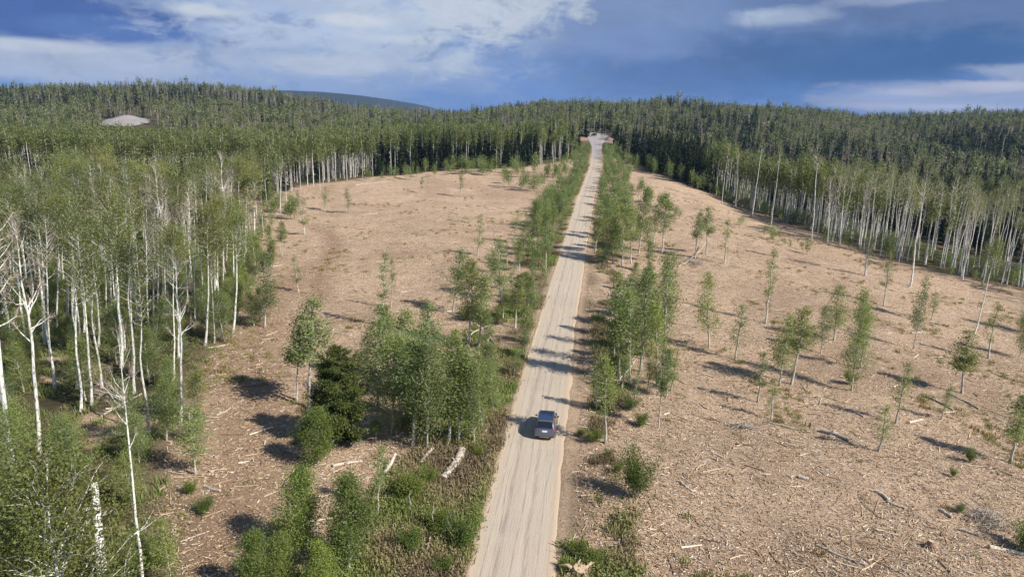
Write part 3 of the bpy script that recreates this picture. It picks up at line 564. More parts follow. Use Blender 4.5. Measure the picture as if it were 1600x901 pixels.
# ------------------------------------------------------------------ trees that can be told apart, one by one
# (kind, px, py of the foot, py of the top, width factor, label, group)
HAND = [
 # right roadside, from the near end to the far end
 ('shrub', 994, 778, 708, .6, 'lone green bush standing at the right of the road, nearest of the tall bushes', None),
 ('young', 946, 692, 552, .9, 'young aspen with a white stem rising from dark scrub right of the car', None),
 ('young', 1029, 668, 528, .6, 'thin young aspen with long bare white trunk at the right edge of the roadside strip', None),
 ('sparse', 932, 640, 565, 1.1, 'small leafy young aspen just ahead of the car on the right verge', None),
 ('young', 968, 592, 428, .95, 'tall young aspen at the near left corner of the roadside clump ahead of the car', 'roadside'),
 ('young', 984, 600, 455, .8, 'slender young aspen beside the leaning broken stem in the right roadside clump', 'roadside'),
 ('young', 1001, 580, 425, 1.0, 'bushy-topped young aspen in the middle of the right roadside clump', 'roadside'),
 ('young', 1026, 600, 470, .8, 'young aspen with several white stems at the right of the roadside clump', 'roadside'),
 ('young', 1036, 560, 395, .75, 'tallest narrow young aspen on the right flank of the roadside clump', 'roadside'),
 ('young', 1012, 520, 415, .9, 'mid-height young aspen behind the right roadside clump', 'roadside'),
 ('young', 975, 530, 430, .9, 'young aspen with low leaves behind the near corner of the right roadside clump', 'roadside'),
 ('sparse', 1040, 500, 390, .9, 'open-crowned young aspen between the near and far clumps right of the road', 'roadside'),
 ('young', 1008, 470, 420, .9, 'short young aspen at the far end of the near roadside clump', 'roadside'),
 ('sparse', 1048, 610, 540, 1.0, 'low sparse young aspen on the chips beside the roadside clump', None),
 ('young', 930, 395, 318, 1.15, 'leafy young aspen at the left end of the dense clump hugging the right road edge', 'clump'),
 ('young', 944, 404, 325, 1.1, 'young aspen with low crown second in the dense clump at the right road edge', 'clump'),
 ('young', 958, 412, 318, 1.1, 'broad young aspen in the front row of the dense clump right of the road', 'clump'),
 ('young', 972, 415, 335, 1.1, 'young aspen with pale stem in the front row of the dense roadside clump', 'clump'),
 ('young', 986, 412, 322, 1.0, 'full young aspen near the centre of the dense clump right of the road', 'clump'),
 ('young', 998, 396, 290, .9, 'tall spindly young aspen rising above the dense roadside clump', 'clump'),
 ('young', 1014, 408, 340, 1.0, 'short young aspen near the right end of the dense roadside clump', 'clump'),
 ('young', 1034, 396, 300, 1.15, 'big leafy young aspen at the right end of the dense roadside clump', 'clump'),
 ('young', 1022, 380, 320, 1.0, 'young aspen behind the right end of the dense roadside clump', 'clump'),
 ('young', 950, 375, 300, 1.0, 'young aspen at the back left of the dense roadside clump', 'clump'),
 ('young', 975, 372, 292, 1.0, 'young aspen at the back middle of the dense roadside clump', 'clump'),
 # scattered over the right clearing
 ('young', 1086, 404, 330, .95, 'leafy young aspen over the brush heap in the right clearing', 'trio'),
 ('young', 1104, 398, 322, .95, 'taller young aspen beside the brush heap in the right clearing', 'trio'),
 ('sparse', 1132, 412, 340, 1.0, 'open young aspen just right of the brush heap trees', None),
 ('young', 1108, 543, 428, .8, 'lone young aspen with bare white lower trunk on the right clearing', None),
 ('sparse', 1196, 505, 384, .8, 'tall columnar sparse young aspen on the right clearing', None),
 ('sparse', 1149, 562, 472, 1.0, 'wispy see-through young aspen beside the columnar one', None),
 ('young', 1217, 603, 490, .95, 'young aspen with paired white trunk, left one of the pair on the right clearing', None),
 ('young', 1236, 600, 478, 1.15, 'young aspen with paired white trunk and broad crown, right one of the pair', None),
 ('sparse', 1184, 628, 545, 1.0, 'low thin young aspen in front of the paired trees', None),
 ('young', 1303, 532, 446, 1.05, 'bushy dark-leaved young aspen behind the dense bright green one', None),
 ('young', 1283, 552, 478, .9, 'small young aspen left of the dense bright green one', None),
 ('bushy', 1331, 610, 455, .62, 'dense bright green young aspen, fullest crown on the right clearing', None),
 ('sparse', 1345, 575, 470, .9, 'thin young aspen close behind the dense bright green one', None),
 ('sparse', 1381, 478, 392, .9, 'columnar young aspen leaning right, near the stand at the right', None),
 ('young', 1427, 545, 430, .55, 'narrow columnar young aspen with leaves to the ground at the right', None),
 ('sparse', 1455, 500, 452, .9, 'tiny young aspen near the foot of the right-hand stand', None),
 ('sparse', 1352, 430, 372, .8, 'small leafy young aspen beside a tall trunk at the edge of the right stand', None),
 ('tall', 1522, 522, 368, .75, 'tall aspen standing out in the open with heavy dark crown, far right', None),
 ('young', 1503, 614, 518, 1.35, 'stout young aspen with wide green crown near the right edge', None),
 ('young', 1579, 722, 612, 1.2, 'young aspen with long white stem nearest the right edge of the picture', None),
 ('sparse', 1400, 662, 560, 1.0, 'small dark-leaved young aspen on the shaded strip at the right', None),
 ('sparse', 1372, 705, 628, 1.1, 'low leafy young aspen on the open chips at the lower right', None),
 ('sparse', 1205, 655, 590, 1.0, 'faint wispy sapling alone on the chips right of the roadside strip', None),
 ('sparse', 1470, 655, 600, 1.0, 'sapling between the wide-crowned young aspen and the shaded strip', None),
 ('shrub', 1516, 722, 700, .7, 'small sprig of green shrub low on the chips at the lower right', None),
 ('shrub', 1488, 745, 730, .7, 'lowest tuft of green shrub on the chips at the lower right', None),
 ('shrub', 1500, 800, 788, 1.2, 'flat green shrub along the brown patch at the lower right', None),
 ('bushy', 1604, 520, 440, .8, 'bushy young aspen cut by the right edge behind the open-grown tall aspen', None),
 ('bushy', 1592, 560, 480, .6, 'second bushy young aspen at the right edge, lower than its neighbour', None),
 ('sparse', 1545, 560, 470, 1.0, 'thin young aspen just behind the wide-crowned one at the right', None),
 ('shrub', 1598, 860, 815, 1.0, 'dark green shrub cut off by the lower right edge', None),
 # left verge and clump beside the car
 ('fir', 530, 692, 546, .86, 'dense dark green fir, the only conifer in the clump left of the car', None),
 ('young', 645, 696, 525, 1.2, 'leafy young aspen just right of the dark fir', 'carclump'),
 ('bushy', 668, 700, 520, .75, 'young aspen in the front row of the clump, two stems right of the fir', 'carclump'),
 ('young', 700, 694, 532, 1.2, 'full young aspen in the middle of the front row left of the car', 'carclump'),
 ('young', 716, 692, 545, 1.1, 'young aspen with twin white feet in the front row left of the car', 'carclump'),
 ('bushy', 742, 694, 562, .8, 'bushy young aspen at the right end of the front row beside the road', 'carclump'),
 ('bushy', 770, 640, 565, .9, 'low spreading young aspen closest to the road on the left', 'carclump'),
 ('young', 754, 668, 548, 1.1, 'young aspen with bright crown between the road and the clump', 'carclump'),
 ('bushy', 612, 676, 512, .9, 'young aspen touching the fir on its right side', 'carclump'),
 ('young', 590, 640, 505, 1.1, 'young aspen behind and right of the fir top', 'carclump'),
 ('young', 625, 620, 482, 1.1, 'young aspen at the back left of the clump beside the car', 'carclump'),
 ('young', 662, 610, 474, 1.1, 'highest young aspen in the back row of the clump beside the car', 'carclump'),
 ('young', 700, 620, 512, 1.1, 'young aspen in the back right of the clump beside the car', 'carclump'),
 ('bushy', 730, 628, 545, .9, 'low young aspen at the back right of the clump beside the car', 'carclump'),
 ('young', 575, 590, 520, 1.0, 'short young aspen behind the fir', 'carclump'),
 ('bushy', 640, 655, 525, .7, 'young aspen with low branches hidden mid-clump left of the car', 'carclump'),
 ('bushy', 680, 660, 540, .7, 'young aspen mid-clump, between front and back rows left of the car', 'carclump'),
 ('bushy', 720, 660, 560, .7, 'young aspen mid-clump toward the road left of the car', 'carclump'),
 ('bushy', 760, 600, 535, 1.0, 'low young aspen at the far road end of the clump left of the car', 'carclump'),
 ('young', 598, 600, 470, 1.1, 'feathery young aspen behind the fir at the far left of the clump', 'carclump'),
 ('young', 482, 640, 462, 1.15, 'tall full young aspen just left of the fir', None),
 ('young', 463, 626, 490, .95, 'young aspen with slim white trunk leftmost beside the fir', None),
 ('bright', 497, 726, 638, 1.15, 'round bright young aspen standing in front of the fir', None),
 ('young', 586, 690, 655, 1.2, 'small olive sapling between the fir and the fallen logs', None),
 ('sparse', 589, 803, 690, .9, 'leaning white-stemmed young aspen on the brown verge', None),
 ('bright', 466, 872, 735, .95, 'bright broad young aspen left of the brown verge near the bottom', None),
 ('bright', 546, 894, 748, .95, 'bright broad young aspen right beside its twin near the bottom, with white foot', None),
 ('bright', 398, 935, 830, .85, 'small bright young aspen at the bottom edge, leftmost of the three', None),
 ('bright', 438, 920, 832, 1.1, 'narrow bright sapling between two larger ones at the bottom edge', None),
 ('bright', 500, 945, 850, .85, 'low bright young aspen at the bottom edge under the broad pair', None),
 ('young', 708, 490, 388, 1.1, 'young aspen with open crown at the far left of the verge group', 'verge'),
 ('young', 733, 538, 402, 1.0, 'young aspen on thin white stem in the verge group left of the road', 'verge'),
 ('young', 748, 545, 425, 1.0, 'leafy young aspen in the middle of the verge group left of the road', 'verge'),
 ('young', 762, 548, 482, .9, 'small white-stemmed young aspen on the open verge', None),
 ('young', 805, 512, 432, 1.2, 'low leafy young aspen beside the left road edge', None),
 ('young', 786, 500, 430, 1.1, 'young aspen in the scrub beside the left road edge', None),
 ('young', 783, 470, 375, 1.0, 'young aspen behind the verge group close to the road', None),
 ('young', 825, 480, 430, 1.3, 'squat young aspen overhanging the left road edge', None),
 ('sparse', 746, 398, 334, 1.2, 'lone small young aspen on the left clearing near the road strip', None),
 ('sparse', 803, 380, 325, 1.2, 'slender young aspen at the clearing side of the left road strip', None),
 ('young', 853, 421, 330, .95, 'young aspen with bright white trunk at the left road edge', None),
 ('young', 836, 392, 338, 1.0, 'young aspen beside the bright white trunk left of the road', None),
 # left clearing
 ('sparse', 598, 510, 390, .8, 'thin young aspen with tufted top alone in the left clearing', None),
 ('sparse', 611, 480, 400, .7, 'thinner young aspen behind the tufted one in the left clearing', None),
 ('young', 414, 512, 398, .9, 'narrow young aspen with twin white stems on the left clearing near the stand', None),
 ('young', 423, 445, 352, .8, 'tall narrow young aspen behind the twin-stemmed one', None),
 ('sparse', 466, 455, 395, 1.0, 'small young aspen alone beside the skid track', None),
 ('young', 440, 400, 345, .9, 'young aspen with leaning white stem at the edge of the left stand', None),
 ('sparse', 476, 366, 308, 1.2, 'spindly young aspen in the upper left of the left clearing', None),
 ('sparse', 507, 330, 290, 1.2, 'small young aspen far back in the left clearing', None),
 ('sparse', 545, 332, 292, 1.2, 'pale young aspen far back in the left clearing, right of its neighbour', None),
 ('sparse', 718, 308, 262, 1.2, 'lone young aspen in front of the far treeline', None),
 ('sparse', 660, 302, 275, 1.2, 'very small sapling in front of the far treeline', None),
 ('young', 306, 742, 632, .95, 'small young aspen with crooked stem on the chips at lower left', None),
 ('young', 388, 420, 360, .9, 'young aspen hugging the inner corner of the left stand', None),
 # big trees nearest the camera, left
 ('bare', 226, 962, 492, .5, 'leafless aspen with straight white trunk nearest the camera at lower left', None),
 ('bare', 22, 735, 292, 1.0, 'dead forked aspen with pinkish trunk at the far left edge', None),
 ('bare', 60, 712, 330, .8, 'dead aspen with peeling brown bark beside the forked one', None),
 ('tall', 8, 690, 322, .8, 'white-trunked aspen squeezed against the left edge', None),
 ('tall', 143, 632, 330, .7, 'aspen with slanting white trunk at the front of the left stand', None),
 ('tall', 272, 592, 345, .6, 'aspen with straight trunk at the near corner of the left stand', None),
 ('bare', 347, 400, 232, .9, 'dead aspen with bleached open branches above the left stand', None),
 ('bare', 362, 372, 240, .8, 'second bleached dead aspen, just right of the open-branched one', None),
 ('bare', 258, 452, 250, .8, 'dead aspen with antler-like white limbs in the left stand', None),
 ('tall', 335, 536, 352, .6, 'aspen with brown-stained trunk at the right front of the left stand', None),
 ('slim', 438, 340, 240, .8, 'slim white aspen standing forward of the far left treeline', None),
 # tall trunks standing forward of the right stand
 ('slim', 1352, 430, 258, .9, 'tall aspen with long dark-footed trunk forward of the right stand', None),
 ('slim', 1423, 447, 262, .9, 'tall slightly leaning aspen forward of the right stand', None),
 ('slim', 1268, 376, 222, .8, 'tall white aspen at the front corner of the right stand', None),
 ('slim', 1205, 352, 225, .7, 'tall pale aspen where the right stand begins', None),
 ('slim', 1128, 318, 222, .7, 'leftmost tall white aspen of the right stand', None),
 ('slim', 1150, 326, 232, .7, 'second tall white aspen from the left of the right stand', None),
 ('slim', 1175, 338, 215, .7, 'tall white aspen with forked top near the left of the right stand', None),
]
GROUPS = {'roadside': 'young aspens in the near roadside clump', 'clump': 'young aspens in the dense roadside clump', 'trio': 'young aspens around the brush heap',
          'carclump': 'young aspens in the clump left of the car', 'verge': 'young aspens on the left verge'}
count = {}
for kind, px, py, ty, wd, lab, grp in HAND:
    x, y = gp(px, py); Hh = height_to(x, y, ty)
    plant(kind, x, y, Hh, lab, GROUPS.get(grp), wide=wd)
    count[KNAME[kind]] = count.get(KNAME[kind], 0) + 1

# big leafy crown in the lower left corner: its foot lies below the frame
for px, py, ty, wd, lab in ((95, 1150, 690, .8, 'leafy aspen filling the lower left corner, its foot below the frame'), (20, 1120, 770, .7, 'leafy aspen at the very corner behind the large lower left crown'),
                            (185, 1090, 850, .7, 'lower leafy aspen next to the straight white trunk at the bottom left')):
    x, y = gp(px, py); plant('corner', x, y, height_to(x, y, ty), lab, None, wide=wd * 1.25); count['aspen_tree'] += 1

# ------------------------------------------------------------------ stands, hedges and woods
def jitter(x0, x1, y0, y1, sp, seed, j=.45):
    r = np.random.default_rng(seed); xs = np.arange(x0, x1, sp); ys = np.arange(y0, y1, sp); X, Y = np.meshgrid(xs, ys)
    return (X + r.uniform(-j, j, X.shape) * sp).ravel(), (Y + r.uniform(-j, j, X.shape) * sp).ravel()
def view(x, y, h, m=140):
    z = hgt(x, y); a, b, d = project(np.stack([x, y, z], 1)); _, b2, _ = project(np.stack([x, y, z + h], 1))
    return (d > 8) & (a > -m) & (a < 1600 + m) & (b2 < 940), a, b, d
cand = []      # (kind, x, y, H, wide, label, group, score)
def push(kind, x, y, H, w, lab, grp):
    _, _, d = project([[x, y, h1(x, y)]]); cand.append((kind, x, y, H, w, lab, grp, H / float(d[0])))
# 1) near stands, left and right (y < 350)
x, y = jitter(-330, 330, 30, 352, 3.9, 21); keep = ~is_clear(x, y); x, y = x[keep], y[keep]
ok, px, py, dd = view(x, y, 18); x, y, px, py, dd = x[ok], y[ok], px[ok], py[ok], dd[ok]
dc = poly_dist(CLEAR, x, y, True); nz = vnoise(x / 25, y / 25, 31); r = np.random.default_rng(22)
for i in range(len(x)):
    q = r.random(); s = x[i] - roadx(y[i])
    if s < 0 and y[i] < 150:
        if y[i] < 56: continue
        if q < .02 + .38 * nz[i]: push('tall', x[i], y[i], r.uniform(15, 20), r.uniform(.7, 1.05), 'green-crowned white aspen inside the dense stand left of the left clearing', 'aspens of the left stand')
        elif q < .40: push('bare', x[i], y[i], r.uniform(13, 19), r.uniform(.6, .9), 'bare grey-twigged aspen among the leafy trees of the left stand', 'dead aspens of the left stand')
        elif q < .62: push('slim', x[i], y[i], r.uniform(14, 20), .9, 'green-crowned white aspen inside the dense stand left of the left clearing', 'aspens of the left stand')
    elif s < 0:
        dark = (600 < px[i] < 860 and dc[i] < 45) or nz[i] > .86
        if dark:
            if q < .62: push('spruce', x[i], y[i], r.uniform(10, 16), r.uniform(.8, 1.1), 'dark spruce in the treeline behind the left clearing', 'spruces of the far left treeline')
            elif q < .8: push('slim', x[i], y[i], r.uniform(16, 20), .9, 'white-trunked aspen rising among the far treeline spruces', 'aspens among the far spruces')
        else:
            if q < .62: push('belt', x[i], y[i], r.uniform(14, 19), r.uniform(.75, 1.1), 'tall leafy aspen in the treeline at the back of the left clearing', 'aspens of the far left treeline')
            elif q < .74: push('slim', x[i], y[i], r.uniform(15, 19), .9, 'tall leafy aspen in the treeline at the back of the left clearing', 'aspens of the far left treeline')
            elif q < .79: push('spruce', x[i], y[i], r.uniform(9, 14), .9, 'dark spruce tucked among the far left aspens', 'spruces among the far left aspens')
    else:
        edge = dc[i] < 34 and px[i] > 1120
        if edge:
            if q < .42: push('slim', x[i], y[i], r.uniform(17, 23), r.uniform(.7, 1.0), 'straight bare-trunked aspen with thin crown in the right-hand stand', 'aspens of the right stand')
            elif q < .58: push('bare', x[i], y[i], r.uniform(15, 20), .8, 'leafless pinkish-topped aspen in the right-hand stand', 'dead aspens of the right stand')
        elif px[i] <= 1120:
            if q < .75: push('spruce', x[i], y[i], r.uniform(11, 17), r.uniform(.8, 1.1), 'dark spruce in the woods beyond the end of the right clearing', 'spruces beyond the right clearing')
        else:
            if q < .5: push('spruce', x[i], y[i], r.uniform(8, 13), r.uniform(.8, 1.1), 'dark spruce behind the right-hand aspen stand', 'spruces behind the right stand')
            elif q < .75: push('tall', x[i], y[i], r.uniform(9, 14), .8, 'leafy aspen behind the front of the right-hand stand', 'leafy aspens behind the right stand')
# denser front rows of the right stand and the left treeline
x, y = jitter(20, 260, 90, 330, 2.5, 23); keep = ~is_clear(x, y); dc = poly_dist(CLEAR, x, y, True); keep &= (dc < 18); x, y = x[keep], y[keep]
ok, px, py, dd = view(x, y, 18); x, y, px = x[ok], y[ok], px[ok]
for i in range(len(x)):
    if px[i] < 1100: continue
    q = r.random()
    if q < .30: push('slim', x[i], y[i], r.uniform(16, 22), r.uniform(.6, .9), 'straight bare-trunked aspen with thin crown in the right-hand stand', 'aspens of the right stand')
    elif q < .36: push('bare', x[i], y[i], r.uniform(15, 20), .7, 'leafless pinkish-topped aspen in the right-hand stand', 'dead aspens of the right stand')
    elif q < .95: push('bushy', x[i], y[i], r.uniform(2.2, 5.2), 1.0, 'low green young aspen between the feet of the right-hand stand', 'understorey of the right stand')
# understorey of the left stand
x, y = jitter(-230, 10, 34, 240, 3.4, 24); keep = ~is_clear(x, y); x, y = x[keep], y[keep]; dc = poly_dist(CLEAR, x, y, True)
ok, px, py, dd = view(x, y, 5); x, y, dc, px = x[ok], y[ok], dc[ok], px[ok]
for i in range(len(x)):
    q = r.random(); near = y[i] < 150
    if y[i] < 48 and x[i] > -14: continue
    if q < (.5 if near else .3) and dc[i] < (200 if near else 25):
        push('bushy' if q < .45 else 'young', x[i], y[i], r.uniform(3.0, 7.0), r.uniform(.75, 1.1), 'leafy young aspen filling the floor of the left stand' if near else 'small leafy aspen at the foot of the far left treeline', 'understorey of the left stand' if near else 'understorey of the far left treeline')
# 2) hedges of young aspen along both sides of the road
r = np.random.default_rng(25)
for yy in np.arange(128, 425, 1.15):
    for side in (-1, 1):
        k = r.random(); 
        if side < 0:
            if yy < 168 and k > .5: continue
            off = 4.2 + r.random() ** 1.3 * (8 if yy < 260 else 11); Hh = r.uniform(3.2, 5.5) + (1.5 if 150 < yy < 215 else 0)
            lab, grp = 'young aspen in the continuous green hedge along the left road edge', 'young aspens hedging the left road edge'
        else:
            if yy < 175 and k > .35: continue
            off = 4.4 + r.random() ** 1.2 * (11 if yy < 300 else 15); Hh = r.uniform(3.5, 7.0)
            lab, grp = 'young aspen in the ragged row along the far right road edge', 'young aspens along the far right road edge'
        push('young' if k < .5 else 'bushy', float(roadx(yy)) + side * off, yy + r.uniform(-.5, .5), Hh, r.uniform(.75, 1.1), lab, grp)
for px, py, h in [(812, 560, 4), (800, 590, 3.4), (822, 535, 4.5), (835, 500, 4.8), (842, 470, 4.2), (818, 470, 5.2), (795, 455, 5.5), (775, 440, 5.5), (850, 440, 4.0), (830, 440, 5), (812, 425, 5.5), (790, 415, 5), (765, 425, 5), (845, 405, 5.5), (820, 398, 5.5), (800, 402, 4.5), (838, 380, 6),
    (958, 560, 5.5), (972, 548, 6), (990, 545, 6.5), (1005, 560, 6.5), (1020, 540, 7), (1042, 530, 6), (965, 505, 5.5), (985, 495, 6), (1003, 500, 6), (1020, 488, 6), (1038, 470, 6), (985, 455, 5), (1010, 448, 5), (1035, 445, 5), (968, 610, 4.5), (1010, 612, 5.5), (990, 632, 4), (1038, 620, 5), (950, 640, 4)]:
    X, Y = gp(px + r.uniform(-5, 5), py); left = px < 900
    push(['young', 'sparse', 'young'][r.integers(3)], X, Y, h * r.uniform(.85, 1.2), r.uniform(.85, 1.2), 'slender young aspen on the left verge between the dense clump and the far hedge' if left else 'slender young aspen filling the near clump on the right verge', 'young aspens along the left verge' if left else 'young aspens filling the right verge')
for px, py, k_, h in [(402, 352, 'slim', 15), (418, 330, 'slim', 17), (436, 318, 'tall', 16), (455, 306, 'slim', 17), (392, 385, 'tall', 14), (412, 372, 'slim', 14), (470, 300, 'slim', 16), (500, 296, 'slim', 15), (380, 418, 'slim', 14), (448, 330, 'bare', 13)]:
    X, Y = gp(px, py); push(k_, X, Y, h * r.uniform(.9, 1.15), .8, 'white-trunked aspen standing loose before the ragged edge of the left stand', 'aspens loose before the left stand')
for _ in range(46):
    f = r.random(); X, Y = gp(352 + 95 * f + r.uniform(-16, 26), 505 - 195 * f + r.uniform(-12, 12)); push(['young', 'sparse', 'bushy'][r.integers(3)], X, Y, r.uniform(2.5, 7), r.uniform(.8, 1.2), 'young aspen spilling out of the left stand onto the chips', 'young aspens before the left stand')
# strip of thin saplings at both ends of the clearings
for (a, b, c, d, n, h0, h1_, lab, grp) in [
    (1000, 262, 1190, 322, 46, 5, 9, 'white-stemmed young aspen in the row at the far end of the right clearing', 'young aspens at the far end of the right clearing'),
    (700, 268, 880, 276, 40, 5, 9, 'young aspen in the loose group at the far right of the left clearing', 'young aspens at the far end of the left clearing'),
    (560, 282, 720, 270, 20, 3, 7, 'young aspen in front of the dark spruces of the far treeline', 'young aspens before the far spruces'),
    (760, 285, 850, 300, 12, 4, 8, 'pale young aspen on the chips near the far left road hedge', 'young aspens near the far left road hedge'),
    (1105, 330, 1270, 400, 12, 2, 4.5, 'small sapling on the chips before the right-hand stand', 'saplings before the right stand'),
    (990, 300, 1060, 345, 14, 3, 7, 'young aspen on the chips right of the far roadside row', 'young aspens right of the far roadside row'),
    ]:
    for i in range(n):
        f = r.random(); X, Y = gp(a + (c - a) * f + r.uniform(-6, 6), b + (d - b) * f + r.uniform(-5, 5))
        push(['young', 'sparse', 'young'][r.integers(3)], X, Y, r.uniform(h0, h1_), r.uniform(.8, 1.2), lab, grp)
# 3) far woods (kept as masses further down, but the largest of each kind become trees of their own)
def farwoods():
    out = []
    for (y0, y1, sp, seed) in ((350, 560, 5.2, 41), (560, 960, 6.6, 42)):
        x, y = jitter(-y1 * 1.0, y1 * 1.0, y0, y1, sp, seed); keep = ~is_clear(x, y); x, y = x[keep], y[keep]
        keep = ~((np.abs(x - roadx(y)) < 11) & (y < 470)); keep &= ~((np.hypot(x + 300, (y - 545)) < 30)); keep &= ~((np.abs(x + 300 * y / 545) < 20) & (y > 400) & (y < 545)); x, y = x[keep], y[keep]
        ok, px, py, dd = view(x, y, 14, 200); x, y, px, dd = x[ok], y[ok], px[ok], dd[ok]
        n1 = vnoise(x / 70, y / 45, 51); n2 = vnoise(x / 28, y / 22, 52); rr = np.random.default_rng(seed + 5); q = rr.random(len(x)); q2 = rr.random(len(x))
        rp = q2 * 0
        conif = np.where((px > 930) & (y < 600), .74, .46) + 1.3 * (n1 - .5) + .9 * (n2 - .5)
        deadz = (px > 150) & (px < 700) & (y > 600); pd = np.where(deadz, .48, .27)
        belt = (px < 900) & (y < 475); conif = np.where(belt, .12 + .5 * (n2 > .72), conif); pd = np.where(belt, .10, pd)
        k = np.where(q < pd, 2, np.where(q2 < conif, 0, np.where(belt, 3, 1))); H = np.where(k == 0, rr.uniform(8, 17, len(x)), rr.uniform(9, 16, len(x)) + 6 * (rr.random(len(x)) < .05))
        keep = q > .06; out.append(np.stack([x, y, H, k, dd], 1)[keep])
    return np.concatenate(out)
FAR = farwoods()
for i in np.argsort(-FAR[:, 2] / FAR[:, 4])[:900]:
    x_, y_, H_, k_, d_ = FAR[i]
    push(['spruce', 'hill', 'hillbare', 'belt'][int(k_)], x_, y_, H_, .9, ['dark spruce in the woods on the hillside beyond the clearings', 'leafy aspen in the woods on the hillside beyond the clearings', 'bare grey aspen in the woods on the hillside beyond the clearings', 'light green aspen in the belt of woods behind the far left treeline'][int(k_)],
         ['hillside spruces', 'hillside aspens', 'hillside dead aspens', 'aspens of the belt behind the left treeline'][int(k_)]); FAR[i, 2] = 0
FAR = FAR[FAR[:, 2] > 0]

cand.sort(key=lambda c: -c[7]); rest = []
CAP = {'aspen_tree': 300, 'young_aspen': 300, 'bare_aspen': 300, 'spruce_tree': 300}
for c in cand:
    nm = KNAME[c[0]]
    if count.get(nm, 0) < CAP[nm]:
        plant(c[0], c[1], c[2], c[3], c[5], c[6], wide=c[4]); count[nm] = count.get(nm, 0) + 1
    else: rest.append(c)

# ------------------------------------------------------------------ the remaining woods as masses, one object per kind
def lo_aspen(seed, H, cb, R, n, leaf, trunk=3, r0=.17):
    rng = np.random.default_rng(seed); mb = MB(); V, F = tube([[0, 0, -.3], [rng.normal() * .15, rng.normal() * .15, H * .55], [rng.normal() * .3, rng.normal() * .3, H * .97]], [r0, r0 * .7, .03], trunk); mb.add(V, F, 0)
    for _ in range(3):
        a = rng.uniform(0, 6.28); z = H * rng.uniform(cb, .85); V, F = tube([[0, 0, z], [cos(a) * R * .8, sin(a) * R * .8, z + R * .7]], [r0 * .35, .03], 3); mb.add(V, F, 0)
    q = rng.normal(size=(n, 3)); q /= np.linalg.norm(q, axis=1)[:, None]; q *= rng.random((n, 1)) ** .4
    lob = 1 + .35 * np.sin(np.arctan2(q[:, 1], q[:, 0]) * 3 + seed); C = q * np.array([R, R, H * (1 - cb) / 2]) * lob[:, None]; C[:, 2] += H * (1 + cb) / 2
    V, F, t = cards(C, leaf * rng.uniform(.6, 1.4, n), rng, tint=rng.random(n)); mb.add(V, F, 1, t); return mb.arrays()
def lo_bare(seed, H, R, nb):
    rng = np.random.default_rng(seed); mb = MB(); V, F = tube([[0, 0, -.3], [.1, 0, H * .5], [rng.normal() * .3, rng.normal() * .3, H]], [.16, .12, .03], 3); mb.add(V, F, 0)
    for _ in range(nb):
        a = rng.uniform(0, 6.28); z = H * rng.uniform(.4, .95); L = R * rng.uniform(.4, 1); V, F = tube([[0, 0, z], [cos(a) * L, sin(a) * L, z + L * rng.uniform(.4, 1.1)]], [.06, .02], 3); mb.add(V, F, 0)
    return mb.arrays()
def lo_spruce(seed, H, R, n, leaf):
    rng = np.random.default_rng(seed); mb = MB(); V, F = tube([[0, 0, -.3], [0, 0, H]], [.16, .02], 3); mb.add(V, F, 0)
    q = rng.random(n) ** 1.1 * .97 + .02; az = rng.uniform(0, 6.28, n); L = R * (1 - q) ** .85 * rng.uniform(.5, 1.1, n) + .05; f = rng.uniform(.35, .8, n)
    C = np.stack([np.cos(az) * L * f, np.sin(az) * L * f, H * (.06 + .94 * q)], 1); D = np.stack([np.cos(az), np.sin(az), -.45 + 0 * az], 1)
    V, F, t = cards(C, (L * 1.1 + .35) * leaf, rng, up=.6, aspect=.5, tint=rng.random(n), droop=D); mb.add(V, F, 1, t); return mb.arrays()
def mass(name, label, cat, variants, P, mats, seed=1, lift=0.0):
    """P rows: x, y, H, wide; every tree is a turned and scaled copy joined into one mesh"""
    rng = np.random.default_rng(seed); mb = MB(); which = rng.integers(len(variants), size=len(P))
    for v, (V, Fs, Ms, T) in enumerate(variants):
        Q = P[which == v]
        if not len(Q): continue
        h0 = V[:, 2].max(); a = rng.uniform(0, 6.28, len(Q)); k = Q[:, 2] / h0; w = k * Q[:, 3]; ca, sa = np.cos(a) * w, np.sin(a) * w
        X = V[None, :, 0] * ca[:, None] - V[None, :, 1] * sa[:, None] + Q[:, 0:1]; Y = V[None, :, 0] * sa[:, None] + V[None, :, 1] * ca[:, None] + Q[:, 1:2]
        Z = V[None, :, 2] * k[:, None] + hgt(Q[:, 0], Q[:, 1])[:, None]; n = len(V)
        tt = np.clip(T[None] * .6 + rng.uniform(-.1, .38, (len(Q), 1)) + lift, 0, 1)
        base = mb.n; mb.V.append(np.stack([X, Y, Z], -1).reshape(-1, 3).astype(np.float32)); mb.T.append(tt.ravel().astype(np.float32)); mb.n += n * len(Q)
        off = (np.arange(len(Q)) * n + base)[:, None, None]
        for F, m in zip(Fs, Ms): mb.F.append((F[None] + off).reshape(-1, F.shape[1])); mb.M.append(m)
    o = mb.obj(name, mats); tag(o, label, cat, kind='stuff'); return o
def rows(kinds, lim=None): return np.array([[c[1], c[2], c[3], c[4]] for c in rest if c[0] in kinds and (lim is None or (c[2] < lim) == (kinds[0] != 'FARTALL'))] or np.zeros((0, 4)))
midA = [lo_aspen(400 + i, 18, [.5, .62, .42][i % 3], 2.4, 420, .6, 4) for i in range(4)]; midS = [lo_spruce(410 + i, 13, 1.9, 420, .8) for i in range(4)]
midY = [lo_aspen(420 + i, 6.5, .12, 1.5, 460, .34, 3, .06) for i in range(4)]; midB = [lo_bare(430 + i, 16, 2.2, 22) for i in range(3)]
